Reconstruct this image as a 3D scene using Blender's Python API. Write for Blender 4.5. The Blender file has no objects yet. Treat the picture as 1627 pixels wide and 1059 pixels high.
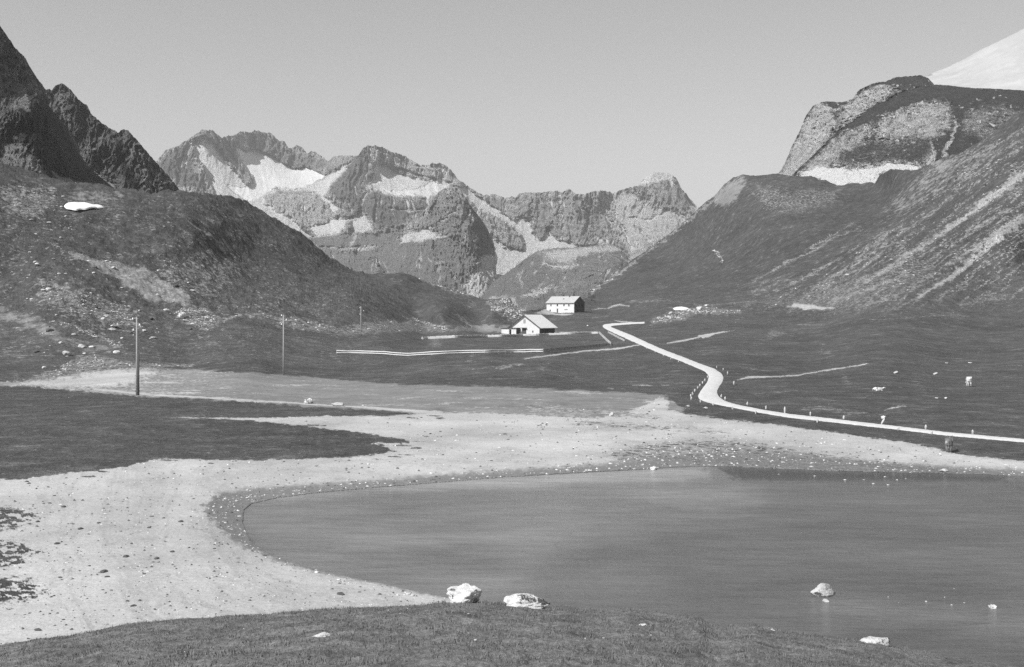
import bpy, math, random
import numpy as np
from mathutils import Vector, Matrix, noise as mnoise
R = math.radians
scene = bpy.context.scene
COL = scene.collection
rnd = random.Random(7)

# ------------------------------------------------------------------ camera
H = 11.0            # eye height above the lake, metres
F = 1883.0          # focal length in photo pixels (photo 1627 px wide)
CX, HY = 813.5, 500.0
cam = bpy.data.cameras.new('camera'); camo = bpy.data.objects.new('camera', cam); COL.objects.link(camo)
camo.location = (0, 0, H); camo.rotation_euler = (R(90), 0, 0)
cam.sensor_width = 36.0; cam.lens = 36.0 * F / 1627.0
cam.shift_y = (HY - 529.5) / 1627.0
cam.clip_start = 0.3; cam.clip_end = 30000
scene.camera = camo

# ------------------------------------------------------------------ light
SUN_EL, SUN_AZ = 43.0, 229.0       # azimuth clockwise from +Y: behind the camera, to the left
sd_ = Vector((math.sin(R(SUN_AZ)) * math.cos(R(SUN_EL)), math.cos(R(SUN_AZ)) * math.cos(R(SUN_EL)), math.sin(R(SUN_EL))))
sl = bpy.data.lights.new('sun', 'SUN'); sl.energy = 4.3; sl.angle = R(0.5); sl.color = (1, 1, 1)
so = bpy.data.objects.new('sun', sl); COL.objects.link(so)
so.rotation_euler = sd_.to_track_quat('Z', 'Y').to_euler()
world = bpy.data.worlds.new('World'); scene.world = world; world.use_nodes = True
wt = world.node_tree; wt.nodes.clear()
sky = wt.nodes.new('ShaderNodeTexSky'); sky.sky_type = 'NISHITA'; sky.sun_disc = False
sky.sun_elevation = R(SUN_EL); sky.sun_rotation = R(SUN_AZ); sky.altitude = 2300
sky.air_density = 1.0; sky.dust_density = 1.0; sky.ozone_density = 1.0
sep = wt.nodes.new('ShaderNodeSeparateColor'); wt.links.new(sky.outputs[0], sep.inputs[0])
comb = wt.nodes.new('ShaderNodeMath'); comb.operation = 'MULTIPLY_ADD'     # black and white film, mostly blue sensitive
comb.inputs[1].default_value = 0.35
wt.links.new(sep.outputs[0], comb.inputs[0])
gm = wt.nodes.new('ShaderNodeMath'); gm.operation = 'MULTIPLY'; gm.inputs[1].default_value = 0.65
wt.links.new(sep.outputs[1], gm.inputs[0]); wt.links.new(gm.outputs[0], comb.inputs[2])
bg = wt.nodes.new('ShaderNodeBackground'); bg.inputs[1].default_value = 0.15
wo = wt.nodes.new('ShaderNodeOutputWorld')
wt.links.new(comb.outputs[0], bg.inputs[0]); wt.links.new(bg.outputs[0], wo.inputs[0])
scene.view_settings.view_transform = 'Standard'; scene.view_settings.look = 'None'
scene.view_settings.exposure = 0.42; scene.view_settings.gamma = 1.0
scene.render.engine = 'CYCLES'
scene.cycles.use_denoising = False
scene.cycles.max_bounces = 5; scene.cycles.diffuse_bounces = 2; scene.cycles.volume_bounces = 0
scene.cycles.glossy_bounces = 2; scene.cycles.transmission_bounces = 2

# ------------------------------------------------------------------ numeric helpers
def _hash(ix, iy, seed):
    h = (ix.astype(np.int64) * 374761393 + iy.astype(np.int64) * 668265263 + seed * 1442695041) & 0xFFFFFFFF
    h = ((h ^ (h >> 13)) * 1274126177) & 0xFFFFFFFF
    h = (h ^ (h >> 16)) & 0xFFFFFFFF
    return h
def perlin(x, y, seed=0):
    x = np.asarray(x, float); y = np.asarray(y, float)
    ix = np.floor(x); iy = np.floor(y); fx = x - ix; fy = y - iy
    u = fx * fx * fx * (fx * (fx * 6 - 15) + 10); v = fy * fy * fy * (fy * (fy * 6 - 15) + 10)
    def g(dx, dy):
        a = _hash(ix + dx, iy + dy, seed) * (2 * math.pi / 4294967296.0)
        return np.cos(a) * (fx - dx) + np.sin(a) * (fy - dy)
    n0 = g(0, 0) * (1 - u) + g(1, 0) * u
    n1 = g(0, 1) * (1 - u) + g(1, 1) * u
    return (n0 * (1 - v) + n1 * v) * 1.5
def fbm(x, y, o=4, seed=0, gain=.5):
    s = 0; a = 1; t = 0
    for k in range(o):
        s = s + a * perlin(x * 2 ** k + 13.7 * k, y * 2 ** k - 7.1 * k, seed + k); t += a; a *= gain
    return s / t
def ridged(x, y, o=4, seed=0, gain=.5):
    s = 0; a = 1; t = 0
    for k in range(o):
        n = 1 - 2 * np.abs(perlin(x * 2 ** k + 5.3 * k, y * 2 ** k + 9.1 * k, seed + k))
        s = s + a * n; t += a; a *= gain
    return s / t
def sstep(a, b, x):
    t = np.clip((x - a) / (b - a), 0, 1); return t * t * (3 - 2 * t)
def sdist(px, py, poly):
    """signed distance to a polygon, positive inside"""
    P = np.array(poly, float); n = len(P)
    d2 = np.full(px.shape, 1e18); ins = np.zeros(px.shape, bool)
    for i in range(n):
        ax, ay = P[i]; bx, by = P[(i + 1) % n]
        ex, ey = bx - ax, by - ay; L = ex * ex + ey * ey + 1e-9
        t = np.clip(((px - ax) * ex + (py - ay) * ey) / L, 0, 1)
        dx = px - ax - t * ex; dy = py - ay - t * ey
        d2 = np.minimum(d2, dx * dx + dy * dy)
        if ay != by:
            c = ((ay > py) != (by > py)) & (px < ex * (py - ay) / (by - ay) + ax)
            ins ^= c
    d = np.sqrt(d2); return np.where(ins, d, -d)
def ldist(px, py, pts):
    """distance to a polyline minus its half width; pts = (x, y, w)"""
    best = np.full(px.shape, 1e9)
    for (ax, ay, aw), (bx, by, bw) in zip(pts[:-1], pts[1:]):
        ex, ey = bx - ax, by - ay; L = ex * ex + ey * ey + 1e-9
        t = np.clip(((px - ax) * ex + (py - ay) * ey) / L, 0, 1)
        d = np.hypot(px - ax - t * ex, py - ay - t * ey) - (aw + (bw - aw) * t) / 2
        best = np.minimum(best, d)
    return -best
def paint(px, py, ch, items, seed=50):
    """ch: (n,k) array of surface cover amounts; items: (kind, {channel: value}, feather, warp, pts)"""
    for n, (kind, vals, fe, wp, pts) in enumerate(items):
        A = np.array([p[:2] for p in pts], float); m = fe + 3 * max(wp) + 12
        sel = np.nonzero((px > A[:, 0].min() - m) & (px < A[:, 0].max() + m) & (py > A[:, 1].min() - m) & (py < A[:, 1].max() + m))[0]
        if len(sel) == 0: continue
        x = px[sel]; y = py[sel]
        if max(wp) > 0:
            wx = fbm(x / 14, y / 7, 4, seed + 2 * n, .65) * wp[0] * 2; wy = fbm(x / 14 + 40, y / 7, 4, seed + 2 * n + 1, .65) * wp[1] * 2
            x = x + wx; y = y + wy
        d = sdist(x, y, pts) if kind == 'poly' else ldist(x, y, pts)
        w = sstep(-fe, fe, d)
        for c, v in vals.items():
            ch[sel, c] = ch[sel, c] * (1 - w) + v * w
    return ch
def interp(xs, pts):
    P = np.array(pts, float); return np.interp(xs, P[:, 0], P[:, 1])
class TPS:
    def __init__(s, ctrl):
        C = np.array(ctrl, float); s.c = C[:, :2] / 500.0; n = len(C); q = 1000.0 / C[:, 2]
        s.K = s.ker(s.c[:, 0], s.c[:, 1]); A = np.zeros((n + 3, n + 3)); A[:n, :n] = s.K + np.eye(n) * 2e-4
        P = np.c_[np.ones(n), s.c]; A[:n, n:] = P; A[n:, :n] = P.T
        s.w = np.linalg.solve(A, np.r_[q, 0, 0, 0])
    def ker(s, x, y):
        out = np.zeros((len(x), len(s.c)))
        for i, (cx, cy) in enumerate(s.c):
            r2 = (x - cx) ** 2 + (y - cy) ** 2 + 1e-12; out[:, i] = r2 * np.log(r2) * .5
        return out
    def __call__(s, px, py):
        px = np.asarray(px, float).ravel() / 500; py = np.asarray(py, float).ravel() / 500
        q = s.w[-3] + s.w[-2] * px + s.w[-1] * py
        for i, (cx, cy) in enumerate(s.c):
            r2 = (px - cx) ** 2 + (py - cy) ** 2 + 1e-12; q += s.w[i] * r2 * np.log(r2) * .5
        return 1000.0 / np.maximum(q, .1)
def W(px, py, D):
    return Vector(((px - CX) / F * D, D, H - (py - HY) / F * D))

# ------------------------------------------------------------------ mesh helpers
def grid_mesh(name, X, Y, Z, mat, attrs=None, facemask=None, smooth=True, kind='structure'):
    nr, nc = X.shape
    idx = np.arange(nr * nc).reshape(nr, nc)
    q = np.stack([idx[:-1, :-1], idx[1:, :-1], idx[1:, 1:], idx[:-1, 1:]], -1).reshape(-1, 4)
    V = np.stack([X, Y, Z], -1).reshape(-1, 3)
    if facemask is not None:
        q = q[facemask.ravel()]
        used = np.unique(q); rm = np.zeros(len(V), int) - 1; rm[used] = np.arange(len(used))
        q = rm[q]; V = V[used]
    else: used = None
    me = bpy.data.meshes.new(name)
    me.vertices.add(len(V)); me.vertices.foreach_set('co', V.astype(np.float32).ravel())
    me.loops.add(q.size); me.loops.foreach_set('vertex_index', q.astype(np.int32).ravel())
    me.polygons.add(len(q)); me.polygons.foreach_set('loop_start', np.arange(0, q.size, 4, dtype=np.int32))
    me.polygons.foreach_set('loop_total', np.full(len(q), 4, dtype=np.int32))
    if smooth: me.polygons.foreach_set('use_smooth', np.ones(len(q), bool))
    me.update(calc_edges=True)
    if attrs is not None:
        a = me.attributes.new('cover', 'FLOAT_COLOR', 'POINT')
        C = attrs if used is None else attrs[used]
        a.data.foreach_set('color', C.astype(np.float32).ravel())
    me.materials.append(mat)
    o = bpy.data.objects.new(name, me); COL.objects.link(o)
    if kind: o['kind'] = kind
    return o
class MB:
    def __init__(s): s.v = []; s.f = []
    def add(s, vs, fs):
        b = len(s.v); s.v += [tuple(v) for v in vs]; s.f += [tuple(b + i for i in f) for f in fs]; return s
    def box(s, x0, x1, y0, y1, z0, z1, m=None):
        vs = [Vector((x, y, z)) for z in (z0, z1) for x, y in ((x0, y0), (x1, y0), (x1, y1), (x0, y1))]
        if m is not None: vs = [m @ v for v in vs]
        return s.add(vs, [(3, 2, 1, 0), (4, 5, 6, 7), (0, 1, 5, 4), (1, 2, 6, 5), (2, 3, 7, 6), (3, 0, 4, 7)])
    def prism(s, prof, y0, y1, m=None):
        """prof: list of (x, z) counter-clockwise seen from -Y"""
        n = len(prof); vs = [Vector((x, y0, z)) for x, z in prof] + [Vector((x, y1, z)) for x, z in prof]
        if m is not None: vs = [m @ v for v in vs]
        return s.add(vs, [tuple(range(n)), tuple(range(2 * n - 1, n - 1, -1))] + [(i, i + n, (i + 1) % n + n, (i + 1) % n) for i in range(n)])
    def tube(s, pts, rad, n=8):
        """pts: Vectors; rad: float or list"""
        k = len(pts); rings = []
        for i, p in enumerate(pts):
            d = (pts[min(i + 1, k - 1)] - pts[max(i - 1, 0)]).normalized()
            a = d.cross(Vector((0, 1, 0.01))) if abs(d.z) > .7 else d.cross(Vector((0, 0, 1)))
            a.normalize(); b = d.cross(a).normalized()
            r = rad[i] if isinstance(rad, (list, tuple)) else rad
            rings.append([p + (a * math.cos(2 * math.pi * j / n) + b * math.sin(2 * math.pi * j / n)) * r for j in range(n)])
        vs = [v for r_ in rings for v in r_]
        fs = [(i * n + j, i * n + (j + 1) % n, (i + 1) * n + (j + 1) % n, (i + 1) * n + j) for i in range(k - 1) for j in range(n)]
        fs += [tuple(range(n - 1, -1, -1)), tuple((k - 1) * n + j for j in range(n))]
        return s.add(vs, fs)
    def build(s, name, mat, parent=None, smooth=False):
        me = bpy.data.meshes.new(name); me.from_pydata(s.v, [], s.f); me.materials.append(mat)
        if smooth: me.polygons.foreach_set('use_smooth', [True] * len(me.polygons))
        me.update()
        o = bpy.data.objects.new(name, me); COL.objects.link(o)
        if parent: o.parent = parent
        return o
def tag(o, label=None, cat=None, group=None, kind=None):
    if label: o['label'] = label
    if cat: o['category'] = cat
    if group: o['group'] = group
    if kind: o['kind'] = kind
    return o
def empty(name, loc, rz=0):
    o = bpy.data.objects.new(name, None); COL.objects.link(o); o.location = loc; o.rotation_euler = (0, 0, rz); return o

# ------------------------------------------------------------------ node helpers
class NT:
    def __init__(s, name):
        s.m = bpy.data.materials.new(name); s.m.use_nodes = True; s.t = s.m.node_tree
        s.b = s.t.nodes['Principled BSDF']; s.b.inputs['Specular IOR Level'].default_value = .25
        s.b.inputs['Roughness'].default_value = .9
        s.geo = s.t.nodes.new('ShaderNodeNewGeometry')
    def n(s, t, **k):
        x = s.t.nodes.new(t)
        for a, b in k.items(): setattr(x, a, b)
        return x
    def l(s, a, b): s.t.links.new(a, b)
    def put(s, sock, v):
        if isinstance(v, (int, float)): sock.default_value = v
        else: s.l(v, sock)
    def math(s, op, a, b=0.0, c=None, clamp=False):
        x = s.n('ShaderNodeMath', operation=op, use_clamp=clamp); s.put(x.inputs[0], a); s.put(x.inputs[1], b)
        if c is not None: s.put(x.inputs[2], c)
        return x.outputs[0]
    def noise(s, scale, detail=4, rough=.6, vscale=None, dist=0, vec=None):
        x = s.n('ShaderNodeTexNoise'); x.inputs['Scale'].default_value = scale; x.inputs['Detail'].default_value = detail
        x.inputs['Roughness'].default_value = rough; x.inputs['Distortion'].default_value = dist
        v = vec or s.geo.outputs['Position']
        if vscale:
            m = s.n('ShaderNodeVectorMath', operation='MULTIPLY'); m.inputs[1].default_value = vscale; s.l(v, m.inputs[0]); v = m.outputs[0]
        s.l(v, x.inputs['Vector']); return x.outputs[0]
    def ramp(s, v, a, b, lo=0.0, hi=1.0):
        x = s.n('ShaderNodeMapRange', interpolation_type='SMOOTHSTEP'); s.put(x.inputs[0], v)
        for i, q in zip((1, 2, 3, 4), (a, b, lo, hi)): s.put(x.inputs[i], q)
        return x.outputs[0]
    def mix(s, f, a, b):   # scalar a*(1-f)+b*f
        x = s.n('ShaderNodeMix', data_type='FLOAT'); s.put(x.inputs[0], f); s.put(x.inputs[2], a); s.put(x.inputs[3], b); return x.outputs[0]
    def cover(s):
        a = s.n('ShaderNodeAttribute', attribute_name='cover'); p = s.n('ShaderNodeSeparateColor'); s.l(a.outputs['Color'], p.inputs[0])
        return p.outputs[0], p.outputs[1], p.outputs[2], a.outputs['Alpha']
    def con(s, n, k, lo=0.0):
        return s.math('MAXIMUM', s.math('MULTIPLY_ADD', s.math('SUBTRACT', n, .5), k, 1.0), lo)
    def bump(s, h, dist, strength=1.0, prev=None):
        x = s.n('ShaderNodeBump'); x.inputs['Distance'].default_value = dist; s.put(x.inputs['Strength'], strength)
        s.l(h, x.inputs['Height'])
        if prev: s.l(prev, x.inputs['Normal'])
        return x.outputs[0]
    def done(s, col, normal=None, rough=None):
        s.put_col(col)
        if normal: s.l(normal, s.b.inputs['Normal'])
        if rough is not None: s.put(s.b.inputs['Roughness'], rough)
        return s.m
    def put_col(s, v):
        if isinstance(v, (int, float)): s.b.inputs['Base Color'].default_value = (v, v, v, 1)
        else:
            c = s.n('ShaderNodeCombineColor')
            for i in range(3): s.l(v, c.inputs[i])
            s.l(c.outputs[0], s.b.inputs['Base Color'])

def break_mask(t, m, nz, w=.18, k=2.6):
    """turn a soft cover amount into a ragged edged one with a noise"""
    v = t.math('ADD', m, t.math('MULTIPLY', t.math('SUBTRACT', nz, .5), k))
    return t.ramp(v, .44 - w, .44 + w)

# ground: R gravel, G silt or worn turf, B broken rock, A wet stony rim
def mat_ground():
    t = NT('valley turf and gravel')
    r, g, b, a = t.cover()
    n_big = t.noise(.03, 5, .6); n_mid = t.noise(.22, 6, .7); n_fine = t.noise(1.6, 6, .72); n_peb = t.noise(6.0, 4, .7)
    n_rub = t.noise(.6, 7, .78)
    grass = t.math('MULTIPLY', .092, t.math('MULTIPLY', t.con(n_mid, 1.8, .3), t.con(n_fine, 1.7, .3)))
    grass = t.math('MULTIPLY', grass, t.con(n_big, 1.1, .4))
    zz = t.n('ShaderNodeSeparateXYZ'); t.l(t.geo.outputs['Position'], zz.inputs[0])
    grass = t.math('MULTIPLY', grass, t.ramp(t.math('MULTIPLY_ADD', n_big, 40.0, zz.outputs[2]), 30, 62, 1.06, .80))
    fleck = t.ramp(t.noise(.9, 5, .8), .68, .74)
    patchy = t.ramp(t.noise(.03, 4, .65), .46, .62)
    grass = t.mix(t.math('MULTIPLY', fleck, t.math('MULTIPLY', patchy, .8)), grass, .26)
    grav = t.math('MULTIPLY', .455, t.math('MULTIPLY', t.con(n_peb, .7, .3), t.con(n_fine, .55, .3)))
    dark = t.ramp(t.noise(2.6, 4, .8), .66, .72)
    grav = t.mix(t.math('MULTIPLY', dark, t.ramp(t.noise(.25, 3, .6), .42, .6, .05, .5)), grav, .14)
    grav = t.math('MULTIPLY', grav, t.con(t.noise(.08, 6, .6), 1.0, .4))
    silt = t.math('MULTIPLY', .215, t.math('MULTIPLY', t.con(n_mid, 1.1, .4), t.math('MULTIPLY', t.con(n_fine, 1.0, .4), t.con(n_big, .8, .4))))
    wet = t.math('MULTIPLY', .19, t.math('MULTIPLY', t.con(n_fine, 1.1, .2), t.con(n_peb, 1.1, .2)))
    wet = t.mix(t.math('MULTIPLY', t.ramp(t.noise(2.0, 3, .8), .63, .69), .8), wet, .5)
    rock = t.math('MULTIPLY', .20, t.con(n_rub, 6.0, .15))
    c = t.mix(break_mask(t, g, n_mid, .3), grass, silt)
    c = t.mix(break_mask(t, r, n_fine, .16), c, grav)
    c = t.mix(t.ramp(t.math('ADD', a, t.math('MULTIPLY', t.math('SUBTRACT', n_fine, .5), 1.4)), .1, .9), c, wet)
    c = t.mix(break_mask(t, b, n_rub, .10), c, rock)
    nn = t.bump(t.math('MULTIPLY_ADD', n_fine, .35, n_mid), 1.3, t.math('SUBTRACT', 1.0, t.math('MULTIPLY', t.math('MAXIMUM', r, g), .78)))
    nn = t.bump(n_peb, .03, .8, nn)
    return t.done(c, nn, .95)

# mountains: R snow, G pale scree, B turf, A dark rock and painted flank shade
def mat_mountain(name, s, rock=.20, scree=.42, turf=.09, snow=.76, contrast=.8, bump=1.0, dark=.09, flecks=.6):
    t = NT(name); r, g, b, a = t.cover()
    n1 = t.noise(.012 * s, 6, .65, dist=.5); n2 = t.noise(.07 * s, 7, .76, (1, 1, .45)); n3 = t.noise(.3 * s, 5, .75)
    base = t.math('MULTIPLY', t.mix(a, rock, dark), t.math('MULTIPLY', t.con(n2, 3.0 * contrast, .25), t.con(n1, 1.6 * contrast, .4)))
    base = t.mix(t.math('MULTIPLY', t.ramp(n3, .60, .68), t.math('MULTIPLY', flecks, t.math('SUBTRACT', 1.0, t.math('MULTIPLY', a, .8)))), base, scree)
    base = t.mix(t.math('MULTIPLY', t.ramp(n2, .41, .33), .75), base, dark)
    sc = t.math('MULTIPLY', scree, t.con(n2, .8, .4))
    tf = t.math('MULTIPLY', turf, t.math('MULTIPLY', t.con(n2, 1.8, .3), t.con(n3, 1.2, .4)))
    sn = t.math('MULTIPLY', snow, t.con(n1, .2, .4))
    nm = t.math('ADD', t.math('MULTIPLY', n2, .5), t.math('MULTIPLY', n3, .5))
    c = t.mix(break_mask(t, b, nm, .25, 2.6), base, tf)
    c = t.mix(break_mask(t, g, nm, .30, 2.2), c, sc)
    c = t.mix(break_mask(t, r, nm, .20, 1.3), c, sn)
    rocky = t.math('SUBTRACT', 1.0, t.math('MAXIMUM', t.math('MULTIPLY', g, .75), t.math('MAXIMUM', r, t.math('MULTIPLY', b, .6))), clamp=True)
    h = t.math('MULTIPLY', t.math('MULTIPLY_ADD', n3, .4, n2), t.math('ADD', .12, rocky))
    return t.done(c, t.bump(h, 26.0 * bump / s, 1.0), .95)

def mat_simple(name, v, var=.3, scale=2.0, bump=.02, rough=.9, bscale=None, spots=None):
    t = NT(name); n = t.noise(scale, 6, .7)
    c = t.math('MULTIPLY', v, t.con(n, var * 2.2, .3))
    if spots:
        th, sv, sc = spots
        c = t.mix(t.ramp(t.noise(sc, 6, .75), th, th + .06), c, sv)
    return t.done(c, t.bump(t.noise(bscale or scale * 3, 6, .7), bump, 1.0), rough)

M_GROUND = mat_ground()
M_MASSIF = mat_mountain('far massif rock', .45, rock=.66, scree=.78, turf=.31, contrast=1.1, bump=1.2, dark=.17, flecks=.6)
M_CLIFF = mat_mountain('dark cliff rock', 1.5, rock=.32, scree=.42, turf=.07, contrast=1.7, bump=1.8, dark=.03, flecks=.5)
M_LIME = mat_mountain('pale limestone cliffs', 1.2, rock=.62, scree=.82, turf=.085, contrast=1.9, bump=1.3, dark=.06, flecks=.9)
M_SLOPE = mat_mountain('pale upper slope', .25, rock=.42, scree=.45, turf=.12, snow=.7, contrast=.1, bump=.01, flecks=0, dark=.4)
M_ROAD = mat_simple('pale gravel road', .60, .35, 1.2, .05)
M_STONE = mat_simple('pale stone', .50, .6, 3.0, .05, spots=(.62, .10, 2.2))
M_STONE_L = mat_simple('white limestone boulder', .68, .35, 3.0, .08, spots=(.55, .09, .9))
M_STONE_D = mat_simple('dark stone', .10, .7, 3.0, .05, spots=(.62, .35, 4.0))
M_PLASTER = mat_simple('whitewashed plaster', .66, .2, .8, .01)
M_ROOF = mat_simple('weathered roof shingles', .44, .35, 1.2, .03)
M_ROOFB = mat_simple('bright new shingles', .80, .2, 1.2, .02)
M_DARK = mat_simple('dark opening', .025, .3, 3.0, .0, rough=.3)
M_WOOD = mat_simple('dark timber', .09, .5, 3.0, .02)
M_WOODP = mat_simple('weathered pale timber', .34, .5, 6.0, .01)
M_WALLST = mat_simple('dry stone wall', .46, .8, 3.0, .08, spots=(.6, .55, 2.6))
M_PORC = mat_simple('white porcelain', .85, .05, 3.0, .0, rough=.3)
M_GLASS = mat_simple('dark window glass', .02, .1, 3.0, .0, rough=.1)
M_COWP = mat_simple('pale cow hide', .66, .3, 3.0, .005, spots=(.60, .12, 1.9))
M_COWD = mat_simple('grey brown cow hide', .16, .5, 2.0, .005, spots=(.58, .5, 1.7))
M_HORN = mat_simple('horn and hoof', .10, .3, 8.0, .0)
M_BLADE = mat_simple('short bank grass', .18, .9, 4.0, .0)
M_SNOW = mat_simple('old snow', .82, .12, .4, .05)

# ================================================================== VALLEY FLOOR AND HILLS
LAKE = [(3200, 840), (1900, 772), (1700, 762), (1590, 755), (1500, 752), (1400, 750), (1300, 747), (1230, 744), (1150, 741), (1080, 742), (1000, 747), (900, 752), (800, 758), (700, 766), (600, 774), (500, 783), (440, 791), (400, 800), (388, 810), (386, 830),
        (394, 850), (408, 868), (430, 880), (460, 893), (520, 909), (560, 918), (600, 925), (640, 935), (690, 945), (720, 952), (760, 985), (1000, 1000), (1400, 1060), (1500, 1090), (1900, 1180), (3200, 1500)]
SKY_F = [(-700, 215), (-300, 235), (-60, 252), (26, 262), (57, 271), (82, 285), (113, 292), (167, 294), (210, 298), (240, 302), (285, 304), (317, 304), (342, 309), (365, 315), (393, 325), (420, 339), (450, 353), (475, 368), (495, 384), (517, 404), (540, 420),
         (563, 432), (597, 434.5), (640, 433), (662, 441), (679, 449), (701, 455), (718, 459), (741, 466), (761, 473), (775, 475), (802, 475), (811, 475), (819, 487), (829, 494), (840, 494), (853, 492), (868, 489), (885, 486), (905, 483), (930, 478), (941, 463),
         (946, 455), (956, 450), (964, 447), (975, 435), (1001, 416), (1020, 402), (1043, 384), (1071, 364), (1100, 341), (1122, 321), (1137, 309), (1151, 292), (1165, 281), (1180, 277), (1211, 277.5), (1237, 275), (1256, 280), (1293, 280), (1307, 287),
         (1333, 295), (1390, 294), (1398, 281), (1412, 270), (1435, 269), (1463, 268), (1474, 262), (1500, 252), (1530, 240), (1560, 222), (1590, 200), (1640, 170), (1760, 110), (2200, 60), (3200, 60)]
def flat(px, py): return (px, py, H * F / (py - HY))
ctrl = [flat(x, y) for x in (-600, -150, 300, 813, 1300, 1800, 2300) for y in (640, 760, 900, 1120)]
ctrl += [(-150, 600, 197), (1100, 600, 196), (1400, 600, 194), (1800, 600, 185), (700, 600, 198), (400, 600, 198), (2300, 600, 170),
         (-600, 560, 220), (-600, 400, 290), (-600, 220, 420),
         (600, 560, 305), (860, 560, 282), (690, 565, 280), (775, 562, 280), (1100, 560, 300), (680, 538, 452), (775, 535.5, 455), (840, 533, 470), (940, 530, 470), (1300, 560, 300), (1500, 560, 285), (1800, 560, 260),
         (1100, 520, 440), (1300, 520, 415), (1600, 520, 385), (1850, 520, 360), (1300, 490, 525), (1600, 485, 480), (1200, 495, 535), (1850, 480, 430),
         (830, 530, 500), (870, 528, 508), (900, 497, 640), (925, 496, 648), (870, 496, 640), (960, 517, 530), (905, 484, 720), (930, 478, 760), (941, 463, 930), (850, 512, 560),
         (1050, 480, 640), (1100, 470, 680), (1010, 500, 590),
         (1000, 416, 1060), (1100, 341, 1060), (1180, 277, 1010), (1250, 279, 960), (1335, 295, 930), (1390, 294, 900), (1410, 272, 850), (1470, 265, 780),
         (1150, 400, 860), (1250, 440, 670), (1050, 450, 850), (1300, 380, 740), (1400, 400, 620), (1500, 350, 650), (1590, 300, 630), (1750, 250, 610), (1520, 250, 740), (1600, 195, 730), (1760, 110, 720), (2200, 60, 700),
         (1500, 430, 545), (1600, 400, 550), (2200, 400, 480),
         (28, 590, 226), (120, 578, 243), (300, 575, 255), (450, 580, 248), (300, 540, 305), (300, 500, 350), (300, 450, 392), (300, 400, 428), (300, 350, 470), (300, 306, 545),
         (100, 540, 270), (100, 500, 300), (100, 400, 372), (100, 335, 435), (100, 293, 505), (-150, 560, 235), (-150, 400, 320), (-150, 248, 450),
         (450, 354, 640), (500, 386, 665), (563, 433, 680), (450, 450, 480), (450, 500, 395), (560, 500, 430), (560, 540, 365), (560, 460, 520), (400, 400, 520),
         (640, 434, 655), (700, 456, 645), (700, 500, 500), (700, 528, 470), (800, 477, 625), (826, 494, 600), (780, 505, 545), (760, 526, 505)]
tps = TPS(ctrl)
def lake_sd(px, py): return sdist(px, py, LAKE)
ROADA = [(1024, 510.8), (1000, 511.8), (985, 512.6), (970, 513.5), (958, 514.8), (954, 517), (957, 520), (973, 528), (993, 537), (1020, 549), (1050, 562), (1080, 573), (1105, 583.5), (1120, 590), (1126, 598), (1123, 607), (1116, 616), (1109, 625), (1107, 632), (1115, 637), (1135, 642), (1169, 648.5), (1212, 656.5), (1254, 663.5), (1320, 670.5), (1363, 675.5), (1427, 682.5), (1500, 691.5), (1591, 699.5), (1700, 709), (2000, 738)]
ROADB = [(1024, 513.6), (1000, 514.8), (988, 515.8), (978, 516.8), (971, 517.6), (969, 518.6), (972, 519.5), (986, 525), (1006, 533), (1036, 547), (1060, 557), (1087, 567), (1112, 577), (1138, 586), (1151, 596), (1149, 606), (1144, 613), (1140, 619), (1140, 625), (1145, 632), (1155, 637.5), (1174, 643), (1214, 651), (1256, 657.5), (1322, 664.8), (1364, 670), (1428, 677.3), (1501, 686.2), (1592, 694.6), (1700, 704), (2000, 732)]
ROADPOLY = ROADA + ROADB[::-1]
def floor_pos(px, py, detail=True):
    px = np.atleast_1d(np.asarray(px, float)); py = np.atleast_1d(np.asarray(py, float))
    D = tps(px, py)
    fl_ = sstep(590, 660, py); D = 1 / ((1 - fl_) / D + fl_ * np.maximum(py - HY, 40) / (H * F))
    ls = lake_sd(px, py)
    wl = sstep(590, 640, py)
    zoff = np.where(ls > 0, -np.minimum(.04 + .01 * ls, 1.2), np.minimum(.02 + .006 * (-ls), .35)) * wl
    D = D * (H - zoff) / H
    X = (px - CX) / F * D; Z = H - (py - HY) / F * D; Y = D
    if detail:
        amp = .035 + np.clip(Z - 1.5, 0, 12) / 12 * .9
        rm = np.ones(len(px)); s = np.nonzero((py < 720) & (py > 500) & (px > 930))[0]
        if len(s): rm[s] = sstep(0, 6, -sdist(px[s], py[s], ROADPOLY) - 1)
        bld = 1 - np.exp(-(((px - 870) / 60) ** 2 + ((py - 510) / 22) ** 2))
        bld = bld * (1 - .95 * np.exp(-(((px - 750) / 250) ** 6 + ((py - 552) / 25) ** 4)))
        amp = amp * rm * bld * np.where(ls > -3, .4, 1)
        left = 1 - sstep(560, 700, px)
        n = fbm(X / 9, Y / 9, 5, 11, .6) * (1 + 1.2 * left) + .8 * left * ridged(X / 14 + .3 * fbm(X / 30, Y / 30, 2, 9), Y / 14, 4, 21)
        n = n + 3.2 * fbm(X / 60, Y / 60, 3, 31) * np.clip((Z - 6) / 20, 0, 1) * (1 - sstep(950, 1000, px) * .4)
        # gullies running down the right hand slope
        rg = sstep(1180, 1380, px) * np.clip((Z - 12) / 25, 0, 1)
        gx = (px + 1.55 * (py - 500)); n = n + rg * 2.4 * ridged(gx / 55 + .25 * fbm(px / 60, py / 60, 2, 5), py / 160, 4, 41)
        Z = Z + n * amp
    return X, Y, Z
def ground(px, py, lift=0.0):
    X, Y, Z = floor_pos([px], [py]); return Vector((X[0], Y[0], Z[0] + lift))

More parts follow.
